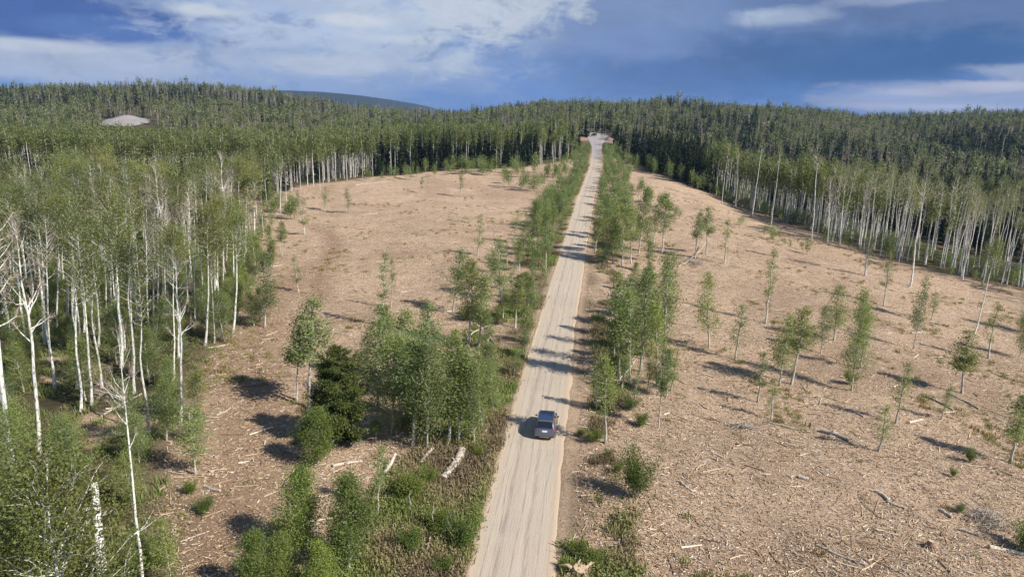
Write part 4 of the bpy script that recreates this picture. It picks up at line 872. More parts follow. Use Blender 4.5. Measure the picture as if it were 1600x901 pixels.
farA = [lo_aspen(440 + i, 14, [.42, .6][i % 2], [2.2, 2.8][i % 2], 85, 1.0, 3, .22) for i in range(5)]; farS = [lo_spruce(450 + i, 13, [1.7, 2.3, 2.8][i % 3], 90, 1.1) for i in range(5)]; farB = [lo_bare(460 + i, 14, 1.6, 14) for i in range(4)]
def cat_rows(a, k): f = FAR[FAR[:, 3] == k]; return np.column_stack([f[:, 0], f[:, 1], f[:, 2], np.ones(len(f))])
mass('aspen_woods', 'leafy aspen woods too thick to count behind and beyond the clearings', 'woods', midA, rows(('tall', 'slim', 'belt')), [BARK, L_BELT], 1, .08)
FAR = np.vstack([FAR] + [np.array([[c[1], c[2], c[3], 1.0 if c[0] == 'hill' else 2.0, c[2]]]) for c in rest if c[0] in ('hill', 'hillbare')])
mass('hillside_aspen_woods', 'mass of leafy aspens covering the far hillsides', 'woods', farA, cat_rows(0, 1), [BARK_FAR, L_FAR], 2, .16)
beltA = [lo_aspen(470 + i, 15, [.5, .62][i % 2], 2.6, 150, .75, 3, .2) for i in range(5)]
mass('belt_aspen_woods', 'light green aspen belt too thick to count behind the far left treeline', 'woods', beltA, cat_rows(0, 3), [BARK, L_BELT], 8, .1)
mass('spruce_woods', 'mass of dark spruces covering the far hillsides', 'woods', farS, np.vstack([cat_rows(0, 0)]), [BARK_CON, L_SPRUCE], 3)
if len(rows(('spruce',))): mass('near_spruce_woods', 'dark spruces crowded behind the front row of the far treeline', 'woods', midS, rows(('spruce',)), [BARK_CON, L_SPRUCE], 4)
mass('dead_aspen_woods', 'mass of grey leafless aspens scattered through the far hillsides', 'woods', farB, np.vstack([cat_rows(0, 2), rows(('bare',))]), [BARK_DGREY, L_TALL], 5)
mass('aspen_thicket', 'thicket of small leafy aspens along the hedges and under the tall stands', 'thicket', midY, rows(('young', 'bushy', 'sparse')), [BARK_Y, L_YOUNG], 6, .08)
print('TREES', count, 'rest', len(rest), 'far', len(FAR))
#MARK_DETAILS
# ------------------------------------------------------------------ cars
def glassmat(name, c, rough=.06):
    m, N, out = mat(name); b = N.n('ShaderNodeBsdfPrincipled', i_Base_Color=c, i_Roughness=rough); b.inputs['Specular IOR Level'].default_value = .9
    N.t.links.new(b.outputs[0], out.inputs[0]); return m
def paint(name, c, metal=.65):
    m, N, out = mat(name); b = N.n('ShaderNodeBsdfPrincipled', i_Base_Color=c, i_Roughness=.34, i_Metallic=metal)
    b.inputs['Coat Weight'].default_value = .7; b.inputs['Coat Roughness'].default_value = .08
    tc = N.n('ShaderNodeTexCoord'); n = N.noise(tc.outputs['Object'], 2.5, 5)
    sp = N.n('ShaderNodeSeparateXYZ', i_0=tc.outputs['Object'])
    dust = N.m('MULTIPLY', N.smooth(sp.outputs[2], .9, .3), n); N.put(b.inputs['Base Color'], N.mix(dust, c, (.33, .26, .2)))
    N.t.links.new(b.outputs[0], out.inputs[0]); return m
GLASS = glassmat('tinted_glass', (.012, .014, .018)); ROOFGLASS = glassmat('roof_glass', (.022, .05, .115), .12)
TYRE = simple('tyre_rubber', (.03, .028, .027), .85); RIM = simple('alloy_rim', (.45, .45, .46), .35, .8); TRIM = simple('black_trim', (.03, .03, .032), .6)
REDL = glassmat('red_lens', (.42, .015, .02), .15); PLATE = simple('plate_white', (.72, .74, .78), .4, 0, .02); CLEARL = glassmat('clear_lens', (.6, .62, .65), .1)
CHROME = simple('chrome', (.7, .7, .72), .2, 1.0)
ST = np.array([  # y, half width, sill z, belt z, half width at belt, top z, half width at top
 [-2.31, .80, .40, .66, .80, .70, .74], [-2.27, .88, .34, .80, .87, .84, .80], [-2.22, .91, .30, 1.00, .88, 1.06, .82], [-2.12, .925, .28, 1.05, .89, 1.26, .78],
 [-1.88, .93, .27, 1.06, .89, 1.66, .70], [-1.6, .93, .26, 1.05, .89, 1.725, .70], [-.8, .93, .26, 1.03, .89, 1.75, .71], [0, .93, .26, 1.01, .89, 1.75, .71],
 [.45, .93, .26, 1.0, .89, 1.70, .70], [.8, .93, .26, 1.0, .89, 1.42, .68], [1.22, .93, .27, 1.0, .89, 1.06, .76], [1.7, .925, .28, .93, .88, .99, .74],
 [2.05, .90, .30, .84, .85, .90, .70], [2.25, .82, .34, .70, .78, .74, .66], [2.32, .72, .40, .58, .70, .62, .60]])
def stn(y): return [float(np.interp(y, ST[:, 0], ST[:, i])) for i in range(1, 7)]
def side_pt(y, q, sgn, off=0.0):      # q 0 belt .. 1 top edge
    w, zb, be, wb, to, wt = stn(y); return [sgn * (wb + (wt - wb) * q + off), y, be + (to - .05 - be) * q + off * .4]
def make_car(x, y, rz, body_mat, label, pitch=0.0):
    root = bpy.data.objects.new('car', None); COL.objects.link(root); root.location = (x, y, float(prof(y)) + .055); root.rotation_euler = (pitch, 0, rz); tag(root, label, 'car')
    ys = np.unique(np.concatenate([ST[:, 0], np.arange(-1.7, 2.0, .15)])); rowsV = []
    for yy in ys:
        w, zb, be, wb, to, wt = stn(yy); half = [(0, zb), (w * .86, zb), (w * .99, zb + .07), (w, zb + .25), (w * 1.0, (zb + be) / 2 + .08), (wb + .012, be - .03), (wb, be), (wt + (wb - wt) * .04, to - .05), (wt - .08, to - .008), (wt * .5, to + .012), (0, to + .018)]
        ring = half + [(-a, b) for a, b in half[-2:0:-1]]; rowsV.append([(a, yy, b) for a, b in ring])
    R = np.array(rowsV); n, k = R.shape[:2]; i = np.arange(n - 1)[:, None] * k; j = np.arange(k)[None]
    F = np.stack([i + j, i + (j + 1) % k, i + k + (j + 1) % k, i + k + j], -1).reshape(-1, 4)
    b = MB(); b.add(R.reshape(-1, 3), F)
    for e in (R[0], R[-1]): b.add(np.vstack([e, e.mean(0)]), [[q, (q + 1) % k, k] for q in range(k)])
    body = b.obj('body', [body_mat, TRIM], root, True)
    bev = body.modifiers.new('edge', 'EDGE_SPLIT'); bev.split_angle = radians(38)
    def strip(name, m, P, parent=root):   # P rows x cols grid of points
        P = np.array(P, float); a, c = P.shape[:2]; ii = np.arange(a - 1)[:, None] * c + np.arange(c - 1)[None]
        return MB().add(P.reshape(-1, 3), np.stack([ii, ii + 1, ii + c + 1, ii + c], -1).reshape(-1, 4)).obj(name, [m], parent, True)
    def box(name, m, c, s, parent=root, bev=.02, rot=None):
        bm = bmesh.new(); bmesh.ops.create_cube(bm, size=1); bmesh.ops.scale(bm, vec=s, verts=bm.verts); bmesh.ops.bevel(bm, geom=bm.edges[:], offset=min(bev, min(s) * .4), segments=2, affect='EDGES')
        me = bpy.data.meshes.new(name); bm.to_mesh(me); bm.free(); me.materials.append(m); o = bpy.data.objects.new(name, me); COL.objects.link(o); o.parent = parent; o.location = c
        if rot: o.rotation_euler = rot
        return o
    for sg in (-1, 1):
        for y0, y1 in ((-1.72, -1.08), (-1.02, -.12), (-.06, .86)):
            cols = np.linspace(y0, y1, 7); strip('side_window', GLASS, [[side_pt(c + (0.16 if y0 < -1.5 else 0) * q * (c < -1.4), q, sg, .006) for c in cols] for q in np.linspace(.1, .88, 4)])
        rail = MB(); V, F = tube([[sg * .67, -1.6, 1.74], [sg * .68, -.8, 1.80], [sg * .68, 0, 1.80], [sg * .67, .4, 1.74]], .022, 6); rail.add(V, F); rail.obj('roof_rail', [CHROME], root, True)
        box('door_mirror', TRIM, (sg * 1.02, .72, 1.06), (.2, .12, .15), bev=.04)
        # wrap-round tail lamp
        P = [[[sg * (.62 + .0), -2.235 + .05 * (q - .5), .93 + .13 * q] for q in (0, 1)], [[sg * .82, -2.235 + .03, .90 + .20 * q] for q in (0, 1)], [[sg * .915, -2.14, .90 + .20 * q] for q in (0, 1)], [[sg * .937, -1.95, .96 + .12 * q] for q in (0, 1)]]
        strip('tail_light', REDL, P)
        box('reflector', REDL, (sg * .72, -2.315, .50), (.18, .02, .05), bev=.005)
        box('headlight', CLEARL, (sg * .70, 2.18, .74), (.34, .2, .13), bev=.03)
        for yw in (-1.42, 1.38):
            w = bpy.data.meshes.new('wheel'); bm = bmesh.new(); bmesh.ops.create_cone(bm, cap_ends=True, segments=28, radius1=.355, radius2=.355, depth=.24); bmesh.ops.bevel(bm, geom=[e for e in bm.edges if len(e.link_faces) == 2 and any(len(f.verts) > 4 for f in e.link_faces)], offset=.05, segments=3, affect='EDGES'); bm.to_mesh(w); bm.free(); w.materials.append(TYRE)
            ow = bpy.data.objects.new('wheel', w); COL.objects.link(ow); ow.parent = root; ow.location = (sg * .84, yw, .345); ow.rotation_euler = (0, pi / 2, 0)
            rm = bpy.data.meshes.new('rim'); bm = bmesh.new(); bmesh.ops.create_cone(bm, cap_ends=True, segments=20, radius1=.23, radius2=.20, depth=.26); bm.to_mesh(rm); bm.free(); rm.materials.append(RIM)
            r_ = bpy.data.objects.new('rim', rm); COL.objects.link(r_); r_.parent = ow
            ar = MB(); a = np.linspace(.15, pi - .15, 9); ring = [[[sg * (.925 + .018), yw + cos(t) * rr, .345 + sin(t) * rr] for t in a] for rr in (.36, .43)]; aa = strip('wheel_arch', TRIM, ring)
    # panoramic roof glass in two panes
    def rx(f, y): w, zb, be, wb, to, wt = stn(y); return [f * .58, y, to + .024 + (.004 if abs(f) < .5 else 0)]
    strip('sunroof', ROOFGLASS, [[rx(f, yy) for f in (-1, -.5, 0, .5, 1)] for yy in np.linspace(-1.5, -.22, 5)]); strip('sunroof', GLASS, [[rx(f, yy) for f in (-1, -.5, 0, .5, 1)] for yy in np.linspace(-.14, .40, 4)])
    def trans(y, f, off): w, zb, be, wb, to, wt = stn(y); return [f * (wt - .07), y - off, to + .02]
    strip('rear_window', GLASS, [[trans(yy, f, .012) for f in np.linspace(-1, 1, 7)] for yy in (-2.17, -2.08, -1.98, -1.9)])
    strip('windscreen', GLASS, [[trans(yy, f, -.012) for f in np.linspace(-1, 1, 7)] for yy in (.5, .7, .9, 1.1, 1.2)])
    box('spoiler', body_mat, (0, -1.84, 1.72), (1.30, .24, .04), bev=.015)
    box('licence_plate', PLATE, (0, -2.262, .90), (.46, .02, .16), bev=.004, rot=(radians(-8), 0, 0))
    box('tailgate_trim', CHROME, (0, -2.262, 1.0), (.9, .015, .03), bev=.005, rot=(radians(-10), 0, 0))
    box('rear_bumper', TRIM, (0, -2.28, .42), (1.62, .12, .16), bev=.04); box('skid_plate', CHROME, (0, -2.335, .37), (.9, .03, .06), bev=.01)
    return root
cx0, cy0 = gp(850, 689); cdir = math.atan2(float(roadx(cy0 + 4) - roadx(cy0 - 4)), 8.0)
make_car(cx0 + 2.2 * math.sin(cdir) + .05, cy0 + 2.3, -cdir - radians(0.5), paint('silver_blue_paint', (.11, .135, .19)), 'dark blue grey estate car with glass roof driving away along the dirt road')
qx, qy = gp(928, 213); make_car(qx, qy, .7, paint('dark_paint', (.02, .022, .028), .3), 'tiny dark car parked at the far end of the road')

# ------------------------------------------------------------------ soil banks at the end of the road
def bank(px, py, ln, wd, ht, rot, label, seed):
    m = SOIL; x0, y0 = gp(px, py); a = np.linspace(-1, 1, 24); A, B = np.meshgrid(a, a); r = np.sqrt(A ** 2 + B ** 2)
    hz = np.clip(1 - r ** 1.6, 0, 1) ** .7 * ht * (.7 + .6 * vnoise(A * 3 + seed, B * 3, seed)); X = x0 + A * ln * cos(rot) - B * wd * sin(rot); Y = y0 + A * ln * sin(rot) + B * wd * cos(rot)
    Z = hgt(X, Y) - .3 + hz; ii = np.arange(23)[:, None] * 24 + np.arange(23)[None]
    o = MB().add(np.stack([X, Y, Z], -1).reshape(-1, 3), np.stack([ii, ii + 1, ii + 25, ii + 24], -1).reshape(-1, 4)).obj('soil_bank', [m], smooth=True); tag(o, label, 'earth bank')
SOIL = simple('red_soil', (.24, .145, .105), .95, 0, .5, .6)
bank(897, 219, 11, 5, 3.4, .2, 'reddish cut earth bank left of the end of the road', 3)
bank(953, 219, 4, 4, 2.4, .0, 'reddish earth heap right of the gravel lot at the end of the road', 5)

# ------------------------------------------------------------------ logs, poles and stumps
def log(a, b, r0, r1, label, name='fallen_log', m=BARK_LOG, za=0.0, zb=0.0, cat='log', bend=.04, stubs=2, group=None, seed=1):
    rng = np.random.default_rng(seed + int(a[0] * 7 + a[1])); xa, ya = gp(*a); xb, yb = gp(*b); n = 7; t = np.linspace(0, 1, n); L = math.hypot(xb - xa, yb - ya)
    X = xa + (xb - xa) * t; Y = ya + (yb - ya) * t; nx_, ny_ = -(yb - ya) / (L + .01), (xb - xa) / (L + .01); bd = np.sin(t * pi) * bend * L * rng.choice([-1, 1])
    X += nx_ * bd; Y += ny_ * bd; Z = hgt(X, Y) + r0 * .8 + za * (1 - t) + zb * t + rng.normal(size=n) * .015
    P = np.stack([X, Y, Z], 1); o0 = P[0].copy(); P = P - o0; R = r0 + (r1 - r0) * t; mb = MB(); capped(mb, P, R, 8, 0, 1)
    for _ in range(stubs):
        f = rng.uniform(.15, .85); p = np.array([np.interp(f, t, P[:, i]) for i in range(3)]); d = rng.normal(size=3) * .7; d[2] = abs(d[2]) + .3; V, F = tube([p, p + d * L * .12], [r0 * .35, r0 * .12], 4); mb.add(V, F)
    o = mb.obj(name, [m, WOOD], smooth=True); o.location = o0; tag(o, label, cat, group); return o
log((691, 752), (722, 708), .30, .42, 'thick bleached log with hollow sawn end lying on the brown verge')
log((658, 726), (676, 708), .20, .16, 'short pale log propped against the scrub left of the thick bleached log', zb=.3)
log((668, 714), (700, 706), .12, .10, 'thin grey log lying behind the short propped one')
log((600, 742), (618, 724), .18, .12, 'broken grey stub of trunk leaning on the yellow-green bush', zb=.8)
log((520, 730), (566, 722), .15, .10, 'pale pole lying on the ground in front of the dark fir')
log((592, 793), (622, 793), .10, .08, 'thin dark pole lying across the brown verge')
log((568, 890), (604, 858), .09, .05, 'long thin pale stick at the bottom of the brown verge', stubs=3)
log((561, 887), (576, 867), .08, .05, 'short pale stick beside the long one at the bottom of the verge')
log((617, 860), (632, 849), .10, .08, 'short pale block of branch in the middle of the brown verge')
log((662, 872), (672, 850), .10, .05, 'forked pale stick standing out of the brush near the road', zb=.5)
log((745, 690), (762, 668), .14, .10, 'grey log lying beside the white feet of the clump next to the road')
log((735, 548), (765, 522), .10, .08, 'bent white pole arched over the scrub left of the road', zb=1.2, bend=.2)
log((738, 518), (775, 540), .09, .07, 'second white pole crossing the arched one', za=1.4)
log((968, 592), (992, 572), .12, .08, 'white broken stem lying at the foot of the near roadside clump', zb=.7)
log((1060, 416), (1102, 388), .11, .08, 'white pole leaning over the brush heap in the right clearing', zb=1.3, stubs=0)
log((846, 418), (853, 424), .12, .09, 'short white broken stem at the foot of the bright-trunked roadside aspen', za=.6)
log((1282, 674), (1327, 690), .20, .14, 'long pale log lying on dark duff on the right clearing')
log((1276, 852), (1356, 884), .10, .06, 'very long thin pale pole lying on the chips at the bottom right')
log((1368, 768), (1388, 784), .15, .12, 'dark-ended curved log on the lower right chips', bend=.15)
log((1388, 785), (1416, 795), .10, .07, 'slim white pole continuing from the dark-ended log')
log((1470, 798), (1488, 810), .13, .12, 'stubby white log on the lower right chips')
log((1420, 662), (1441, 657), .14, .12, 'bright white short log by the shaded strip at the right')
log((1424, 521), (1442, 519), .14, .10, 'small white log on the chips near the columnar young aspen')
log((1248, 746), (1262, 749), .16, .14, 'isolated chunk of white wood in the middle of the right chips')
log((1545, 856), (1600, 868), .16, .12, 'cut log with orange end near the lower right corner')
log((1500, 828), (1530, 838), .12, .09, 'grey log above the orange-ended log at the lower right')
log((1325, 640), (1350, 652), .10, .07, 'thin dark pole on the right clearing in line with the pale log')
log((1200, 660), (1250, 672), .08, .05, 'slender pole on the chips left of the long pale log')
log((1062, 752), (1082, 768), .08, .06, 'thin stick on the chips right of the lone roadside bush')
log((1480, 615), (1530, 640), .13, .09, 'grey pole in the shade below the stout young aspen')
log((1448, 620), (1490, 642), .12, .09, 'pale pole left of the grey one in the shade at the right')
log((158, 652), (222, 622), .12, .07, 'pale fallen pole poking out of the left stand', zb=.4, stubs=4)
log((165, 640), (206, 636), .10, .06, 'white pole lying on the pale patch at the foot of the left stand')
log((244, 662), (276, 620), .10, .06, 'leaning grey pole at the near corner of the left stand', zb=2.2, stubs=1)
log((338, 650), (360, 638), .10, .08, 'pale stick on the brown ground left of the dark fir')
log((322, 762), (344, 768), .12, .10, 'two-metre white branch on the ground right of the crooked young aspen')
log((320, 545), (352, 540), .12, .08, 'grey log at the edge of the left stand')
log((556, 545), (596, 546), .10, .08, 'thin white pole on the chips behind the dark fir')
log((555, 290), (612, 284), .16, .10, 'long pale log lying before the far treeline')
log((590, 334), (566, 336), .14, .1, 'grey log on the far part of the left clearing')
log((160, 905), (163, 868), .34, .20, 'broken white snag in the lower left corner', name='snag', m=BARK, zb=5.0, cat='snag', bend=.0, stubs=3)
for px, py, ty, lab in ((676, 836, 792, 'thin bare curved sapling on the brown verge'), (699, 840, 800, 'short bare white sapling right of the curved one'), (763, 547, 492, 'bare white stick standing on the open verge'), (640, 800, 765, 'bare white sapling near the yellow-green bush')):
    x, y = gp(px, py); Hh = height_to(x, y, ty); mb = MB(); V, F = tube([[0, 0, -.1], [.08, .03, Hh * .4], [-.05, 0, Hh * .75], [.12, 0, Hh]], [.05, .045, .03, .012], 6); mb.add(V, F)
    for q in (.6, .8): V, F = tube([[0, 0, Hh * q], [.25 * (1 if q > .7 else -1), .1, Hh * (q + .12)]], [.018, .006], 4); mb.add(V, F)
    o = mb.obj('bare_sapling', [BARK_Y], smooth=True); o.location = (x, y, h1(x, y)); tag(o, lab, 'dead sapling')
def stump(px, py, r, lab):
    x, y = gp(px, py); rng = np.random.default_rng(9); mb = MB(); capped(mb, [[0, 0, -.2], [0, 0, .25], [.05, 0, .6]], [r * 1.3, r, r * .9], 12, 0, 1)
    for i in range(11):
        a = i * .57; d = np.array([cos(a), sin(a), rng.uniform(-.1, .5)]); L = r * rng.uniform(1.2, 2.6); V, F = tube([d * r * .5 + [0, 0, .2], d * L * .7 + [0, 0, .25], d * L + rng.normal(size=3) * .15 + [0, 0, .1]], [r * .35, r * .2, r * .05], 5); mb.add(V, F, 1 if i % 2 else 0)
    o = mb.obj('stump', [SOIL, WOOD], smooth=True); o.location = (x, y, h1(x, y)); tag(o, lab, 'stump')
stump(906, 900, .55, 'upturned orange root stump at the bottom edge beside the road')
stump(1452, 856, .22, 'small cut stump with pale top near the lower right corner')
# brush heap
def heap(px, py, R, n, lab, seed):
    x, y = gp(px, py); rng = np.random.default_rng(seed); mb = MB()
    for _ in range(n):
        a = rng.uniform(0, 6.28); p = np.array([rng.normal() * R * .45, rng.normal() * R * .45, abs(rng.normal()) * R * .22]); d = np.array([cos(a), sin(a), rng.uniform(-.15, .35)]) * R * rng.uniform(.3, .8); V, F = tube([p - d * .5, p + rng.normal(size=3) * .06, p + d * .5], [.03, .025, .008], 3); mb.add(V, F, int(rng.random() < .25))
    o = mb.obj('brush_heap', [BARK_TWIG, BARK_Y]); o.location = (x, y, h1(x, y)); tag(o, lab, 'brush heap')
heap(1084, 411, 2.6, 160, 'grey heap of cut branches under the trio of trees in the right clearing', 1)
heap(545, 690, 1.6, 110, 'tangle of grey dead twigs at the right foot of the dark fir', 2)
heap(1545, 815, 1.8, 170, 'dark tangle of branches near the lower right corner', 3)
heap(262, 640, 2.6, 140, 'tangle of grey dead branches at the near corner of the left stand', 4)
heap(1160, 668, 1.2, 110, 'thin scatter of dark twigs on the chips left of the long pale log', 5)

# ------------------------------------------------------------------ separate shrubs
for px, py, ty, wd, lab in [(640, 775, 728, 1.3, 'bright yellow-green bush beside the leaning grey stub'), (668, 755, 722, 1.0, 'darker green bush touching the yellow-green one'), (930, 690, 668, 1.5, 'low dark scrub bush beside the road just ahead of the car'),
    (908, 680, 666, 1.3, 'dark low bush nearest the car on the right verge'), (950, 715, 698, 1.1, 'low green bush between the dark scrub and the lone tall bush'), (966, 738, 718, 1.0, 'leafy bush touching the lone tall bush'),
    (905, 872, 842, 1.2, 'tall grassy green bush beside the road at the bottom right of the road'), (930, 885, 860, 1.2, 'grassy green bush behind the orange stump'), (884, 893, 872, .9, 'green bush closest to the road at the bottom edge'),
    (745, 712, 690, 1.3, 'yellow-green bush at the end of the thick bleached log'), (680, 830, 790, 1.2, 'olive bush in the middle of the brown verge'), (715, 855, 800, 1.1, 'olive bush near the road edge on the brown verge'),
    (640, 860, 820, 1.2, 'olive bush near the bottom of the brown verge'), (690, 895, 865, 1.1, 'green tuft bush at the bottom edge near the road'), (318, 800, 775, 1.5, 'flat green bush below the crooked young aspen'),
    (300, 770, 745, 1.2, 'small green bush below the crooked young aspen, left one'), (245, 880, 840, 1.4, 'mossy green bush at the foot of the straight white trunk'), (700, 625, 595, 1.3, 'green bush filling the gap in the clump left of the car'),
    (730, 500, 470, 1.3, 'bright grassy bush under the verge group left of the road'), (1000, 665, 640, 1.2, 'low scrub on the right verge ahead of the tall lone bush'), (985, 640, 612, 1.2, 'green bush under the near roadside clump'),
    (1000, 555, 535, 1.3, 'bright bush hidden in the near roadside clump'), (960, 575, 548, 1.2, 'bush at the near left foot of the roadside clump'), (1330, 600, 575, 1.0, 'green bush at the foot of the dense bright green young aspen')]:
    x, y = gp(px, py); plant('shrub', x, y, height_to(x, y, ty) * .8, lab, None, wide=wd * .95)

# ------------------------------------------------------------------ low undergrowth and wood litter
def tuft(seed, n, h, R, flat=.3):
    rng = np.random.default_rng(seed); C = rng.normal(size=(n, 3)) * np.array([R, R, 0]); hh = h * rng.uniform(.4, 1, n); a = rng.uniform(0, 6.28, n); w = .045 * np.ones(n)
    d = np.stack([np.cos(a) * flat * hh, np.sin(a) * flat * hh, hh], 1); s_ = np.stack([-np.sin(a) * w, np.cos(a) * w, 0 * a], 1); C[:, 2] = -.03
    V = np.stack([C - s_, C + s_, C + d + s_ * .3, C + d - s_ * .3], 1).reshape(-1, 3); return V.astype(np.float32), [np.arange(4 * n).reshape(-1, 4)], [0], np.repeat(rng.random(n), 4).astype(np.float32)
def scrub(seed, n, h, R):
    rng = np.random.default_rng(seed); q = rng.normal(size=(n, 3)) * np.array([R * .55, R * .55, 0]); q[:, 2] = rng.random(n) * h * np.exp(-(np.hypot(q[:, 0], q[:, 1]) / R) ** 2); V, F, t = cards(q, .12, rng, tint=rng.random(n)); return V.astype(np.float32), [F], [0], t.astype(np.float32)
under = [tuft(500 + i, 30, .55, .28) for i in range(3)] + [scrub(510 + i, 60, .55, .5) for i in range(4)]
def scatter_under():
    r = np.random.default_rng(61); P = []; n = 26000
    y = 30 + 300 * r.random(n) ** 2.2; side = np.where(r.random(n) < .62, -1, 1); wl = np.where(y < 64, 9.5, 6.5) * (.6 + .8 * vnoise(y / 6, y * 0, 6)); wr = 5.2 * (.4 + .9 * vnoise(y / 8, y * 0, 8))
    off = np.where(side < 0, 3.1, np.where(y < 44, 3.6, 5.4)) + r.random(n) ** 1.1 * np.where(side < 0, wl, wr); x = roadx(y) + side * off
    patch = ss(.38, .62, .6 * vnoise(x / 5, y / 7, 62) + .4 * vnoise(x / 1.7, y / 1.7, 66)); near = np.where((side < 0) & (y < 62), .45, .0)
    k = r.random(n) < (patch + near) * np.where(side > 0, np.where(y < 44, 1.0, np.where(y < 52, .05, .7)), np.where(y < 62, 1, .8))
    return x[k], y[k]
ux, uy = scatter_under(); r = np.random.default_rng(63)
t_ = np.clip((vnoise(ux / 4.0, uy / 4.0, 64) - .5) * 1.7 + np.where((ux > roadx(uy)) & (uy > 43), .28, .47), 0, 1)
def mass2(name, label, cat, variants, X, Y, Hs, base, mats, seed):
    rng = np.random.default_rng(seed); mb = MB(); which = rng.integers(len(variants), size=len(X))
    for v, (V, Fs, Ms, T) in enumerate(variants):
        I = np.where(which == v)[0]
        if not len(I): continue
        a = rng.uniform(0, 6.28, len(I)); k = Hs[I]; ca, sa = np.cos(a) * k, np.sin(a) * k; n = len(V)
        XX = V[None, :, 0] * ca[:, None] - V[None, :, 1] * sa[:, None] + X[I, None]; YY = V[None, :, 0] * sa[:, None] + V[None, :, 1] * ca[:, None] + Y[I, None]; ZZ = V[None, :, 2] * k[:, None] + hgt(X[I], Y[I])[:, None]
        b0 = mb.n; mb.V.append(np.stack([XX, YY, ZZ], -1).reshape(-1, 3).astype(np.float32)); mb.T.append(np.clip(base[I, None] + (T[None] - .5) * .35, 0, 1).ravel().astype(np.float32)); mb.n += n * len(I)
        off = (np.arange(len(I)) * n + b0)[:, None, None]
        for F, m in zip(Fs, Ms): mb.F.append((F[None] + off).reshape(-1, F.shape[1])); mb.M.append(m)
    o = mb.obj(name, mats); tag(o, label, cat, kind='stuff'); return o
mass2('verge_undergrowth', 'brown and olive scrub and grass covering both road verges', 'undergrowth', under, ux, uy, r.uniform(.6, 1.5, len(ux)), t_, [L_BRUSH], 65)
# grass and weeds on the floor of the left stand
gx = r.uniform(-120, 0, 9000); gy = 30 + 130 * r.random(9000) ** 1.4; k = ~inside(CLEAR, gx, gy); gx, gy = gx[k], gy[k]
mass2('stand_undergrowth', 'green weeds and grass under the trees of the left stand', 'undergrowth', under, gx, gy, r.uniform(.7, 1.6, len(gx)), np.clip(.62 + r.normal(size=len(gx)) * .15, 0, 1), [L_BRUSH], 66)
wx = r.uniform(-1, 1, 30000); wy = 34 + 220 * r.random(30000) ** 1.3; wx = wx * wy * .85; k = inside(CLEAR, wx, wy) & (np.abs(wx - roadx(wy)) > 5) & (r.random(len(wx)) < .9 * ss(.62, .85, vnoise(wx / 7, wy / 7, 81)) + .015); wx, wy = wx[k], wy[k]
mass2('clearing_weeds', 'low green sprigs and dry weeds coming up through the wood chips', 'weeds', under, wx, wy, r.uniform(.4, 1.0, len(wx)), np.clip(.5 + r.normal(size=len(wx)) * .25, 0, 1), [L_BRUSH], 67)
def branches():      # dark and pale broken branches lying about, too many to count
    r = np.random.default_rng(91); n = 2000; d = 30 + 170 * r.random(n) ** 1.2; x = r.uniform(-.9, .9, n) * d; y = d; k = inside(CLEAR, x, y) & (np.abs(x - roadx(y)) > 4.5) & (r.random(n) < .25 + vnoise(x / 12, y / 12, 92)); x, y = x[k], y[k]; mb = MB()
    for i in range(len(x)):
        L = r.uniform(.6, 2.4); a = r.normal() * .5 + .35 if r.random() < .6 else r.uniform(0, pi); w = r.uniform(.02, .06); t = np.linspace(-.5, .5, 4); X = x[i] + np.cos(a) * L * t + r.normal(size=4) * .05; Y = y[i] + np.sin(a) * L * t + r.normal(size=4) * .05
        V, F = tube(np.stack([X, Y, hgt(X, Y) + w * .7 + abs(r.normal()) * .05], 1), [w, w, w * .8, w * .4], 4); mb.add(V, F, 0, r.choice([.05, .12, .3, .75, .95], p=[.3, .2, .15, .2, .15]))
    o = mb.obj('broken_branches', [CHIP]); tag(o, 'broken branches and sticks scattered over the chipped clearings', 'branches', kind='stuff')
branches()
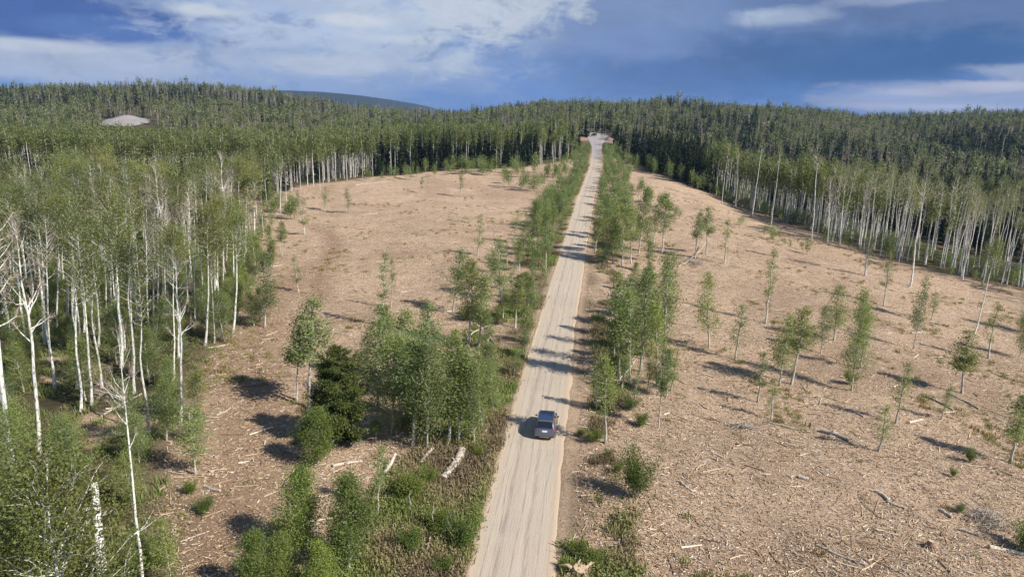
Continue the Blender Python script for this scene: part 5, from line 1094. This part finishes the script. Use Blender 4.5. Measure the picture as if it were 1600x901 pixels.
def litter():
    r = np.random.default_rng(71); n = 460000
    d = 26 + (190 - 26) * r.random(n) ** 1.35; u = r.uniform(-.95, .95, n); x = u * d; y = d
    k = inside(CLEAR, x, y) & (np.abs(x - roadx(y)) > 4.0); x, y = x[k], y[k]; s = x - roadx(y)
    nz = vnoise(x / 5, y / 5, 72); k = r.random(len(x)) < .35 + .9 * nz; k &= ~((s < 0) & (s > -9) & (r.random(len(x)) < .75)); x, y = x[k], y[k]; n = len(x)
    L = .08 + .40 * r.random(n) ** 2.6 + (r.random(n) < .006) * r.uniform(.5, 2.0, n); wd = (.018 + .04 * r.random(n) ** 2) * (1 + (L > .6) * .6); a = r.uniform(0, pi, n); tl = r.normal(size=n) * .25 * (L < .7)
    d = np.stack([np.cos(a) * np.cos(tl), np.sin(a) * np.cos(tl), np.sin(tl)], 1); b = np.stack([-np.sin(a), np.cos(a), 0 * a], 1); c = np.stack([x, y, hgt(x, y) + wd * .5 + np.abs(tl) * L * .4], 1)
    up = np.array([0, 0, 1.])[None] * wd[:, None]; e0 = c - d * (L / 2)[:, None]; e1 = c + d * (L / 2)[:, None]; bw = b * wd[:, None]
    V = np.stack([e0 - bw, e0 + bw, e0 + up, e1 - bw * .6, e1 + bw * .6, e1 + up * .6], 1).reshape(-1, 3); i = (np.arange(n) * 6)[:, None]
    F = np.concatenate([i + np.array([[0, 1, 4, 3]]), i + np.array([[1, 2, 5, 4]]), i + np.array([[2, 0, 3, 5]])]); t = np.repeat(np.clip(.18 + r.random(n) * .62 + .38 * (r.random(n) < .38) - .4 * (r.random(n) < .1), 0, 1), 6)
    o = MB().add(V, F, 0, t).obj('wood_litter', [CHIP]); tag(o, 'shredded wood slivers and chips strewn over both clearings', 'wood litter', kind='stuff')
litter()

# ------------------------------------------------------------------ air
HAZE = 1
if HAZE:
    m, N, out = mat('haze'); v = N.n('ShaderNodeVolumePrincipled', i_Color=(.30, .52, 1.0), i_Density=6.5e-5); N.t.links.new(v.outputs[0], out.inputs['Volume'])
    x0, x1, y0, y1, z0, z1 = -4200, 4200, -320, 4900, -60, 240
    V = [(a, b, c) for a in (x0, x1) for b in (y0, y1) for c in (z0, z1)]
    F = [[0, 1, 3, 2], [4, 6, 7, 5], [0, 4, 5, 1], [2, 3, 7, 6], [0, 2, 6, 4], [1, 5, 7, 3]]
    o = MB().add(V, F).obj('haze', [m]); tag(o, 'thin blue air between the clearings and the far hills', 'haze', kind='stuff')
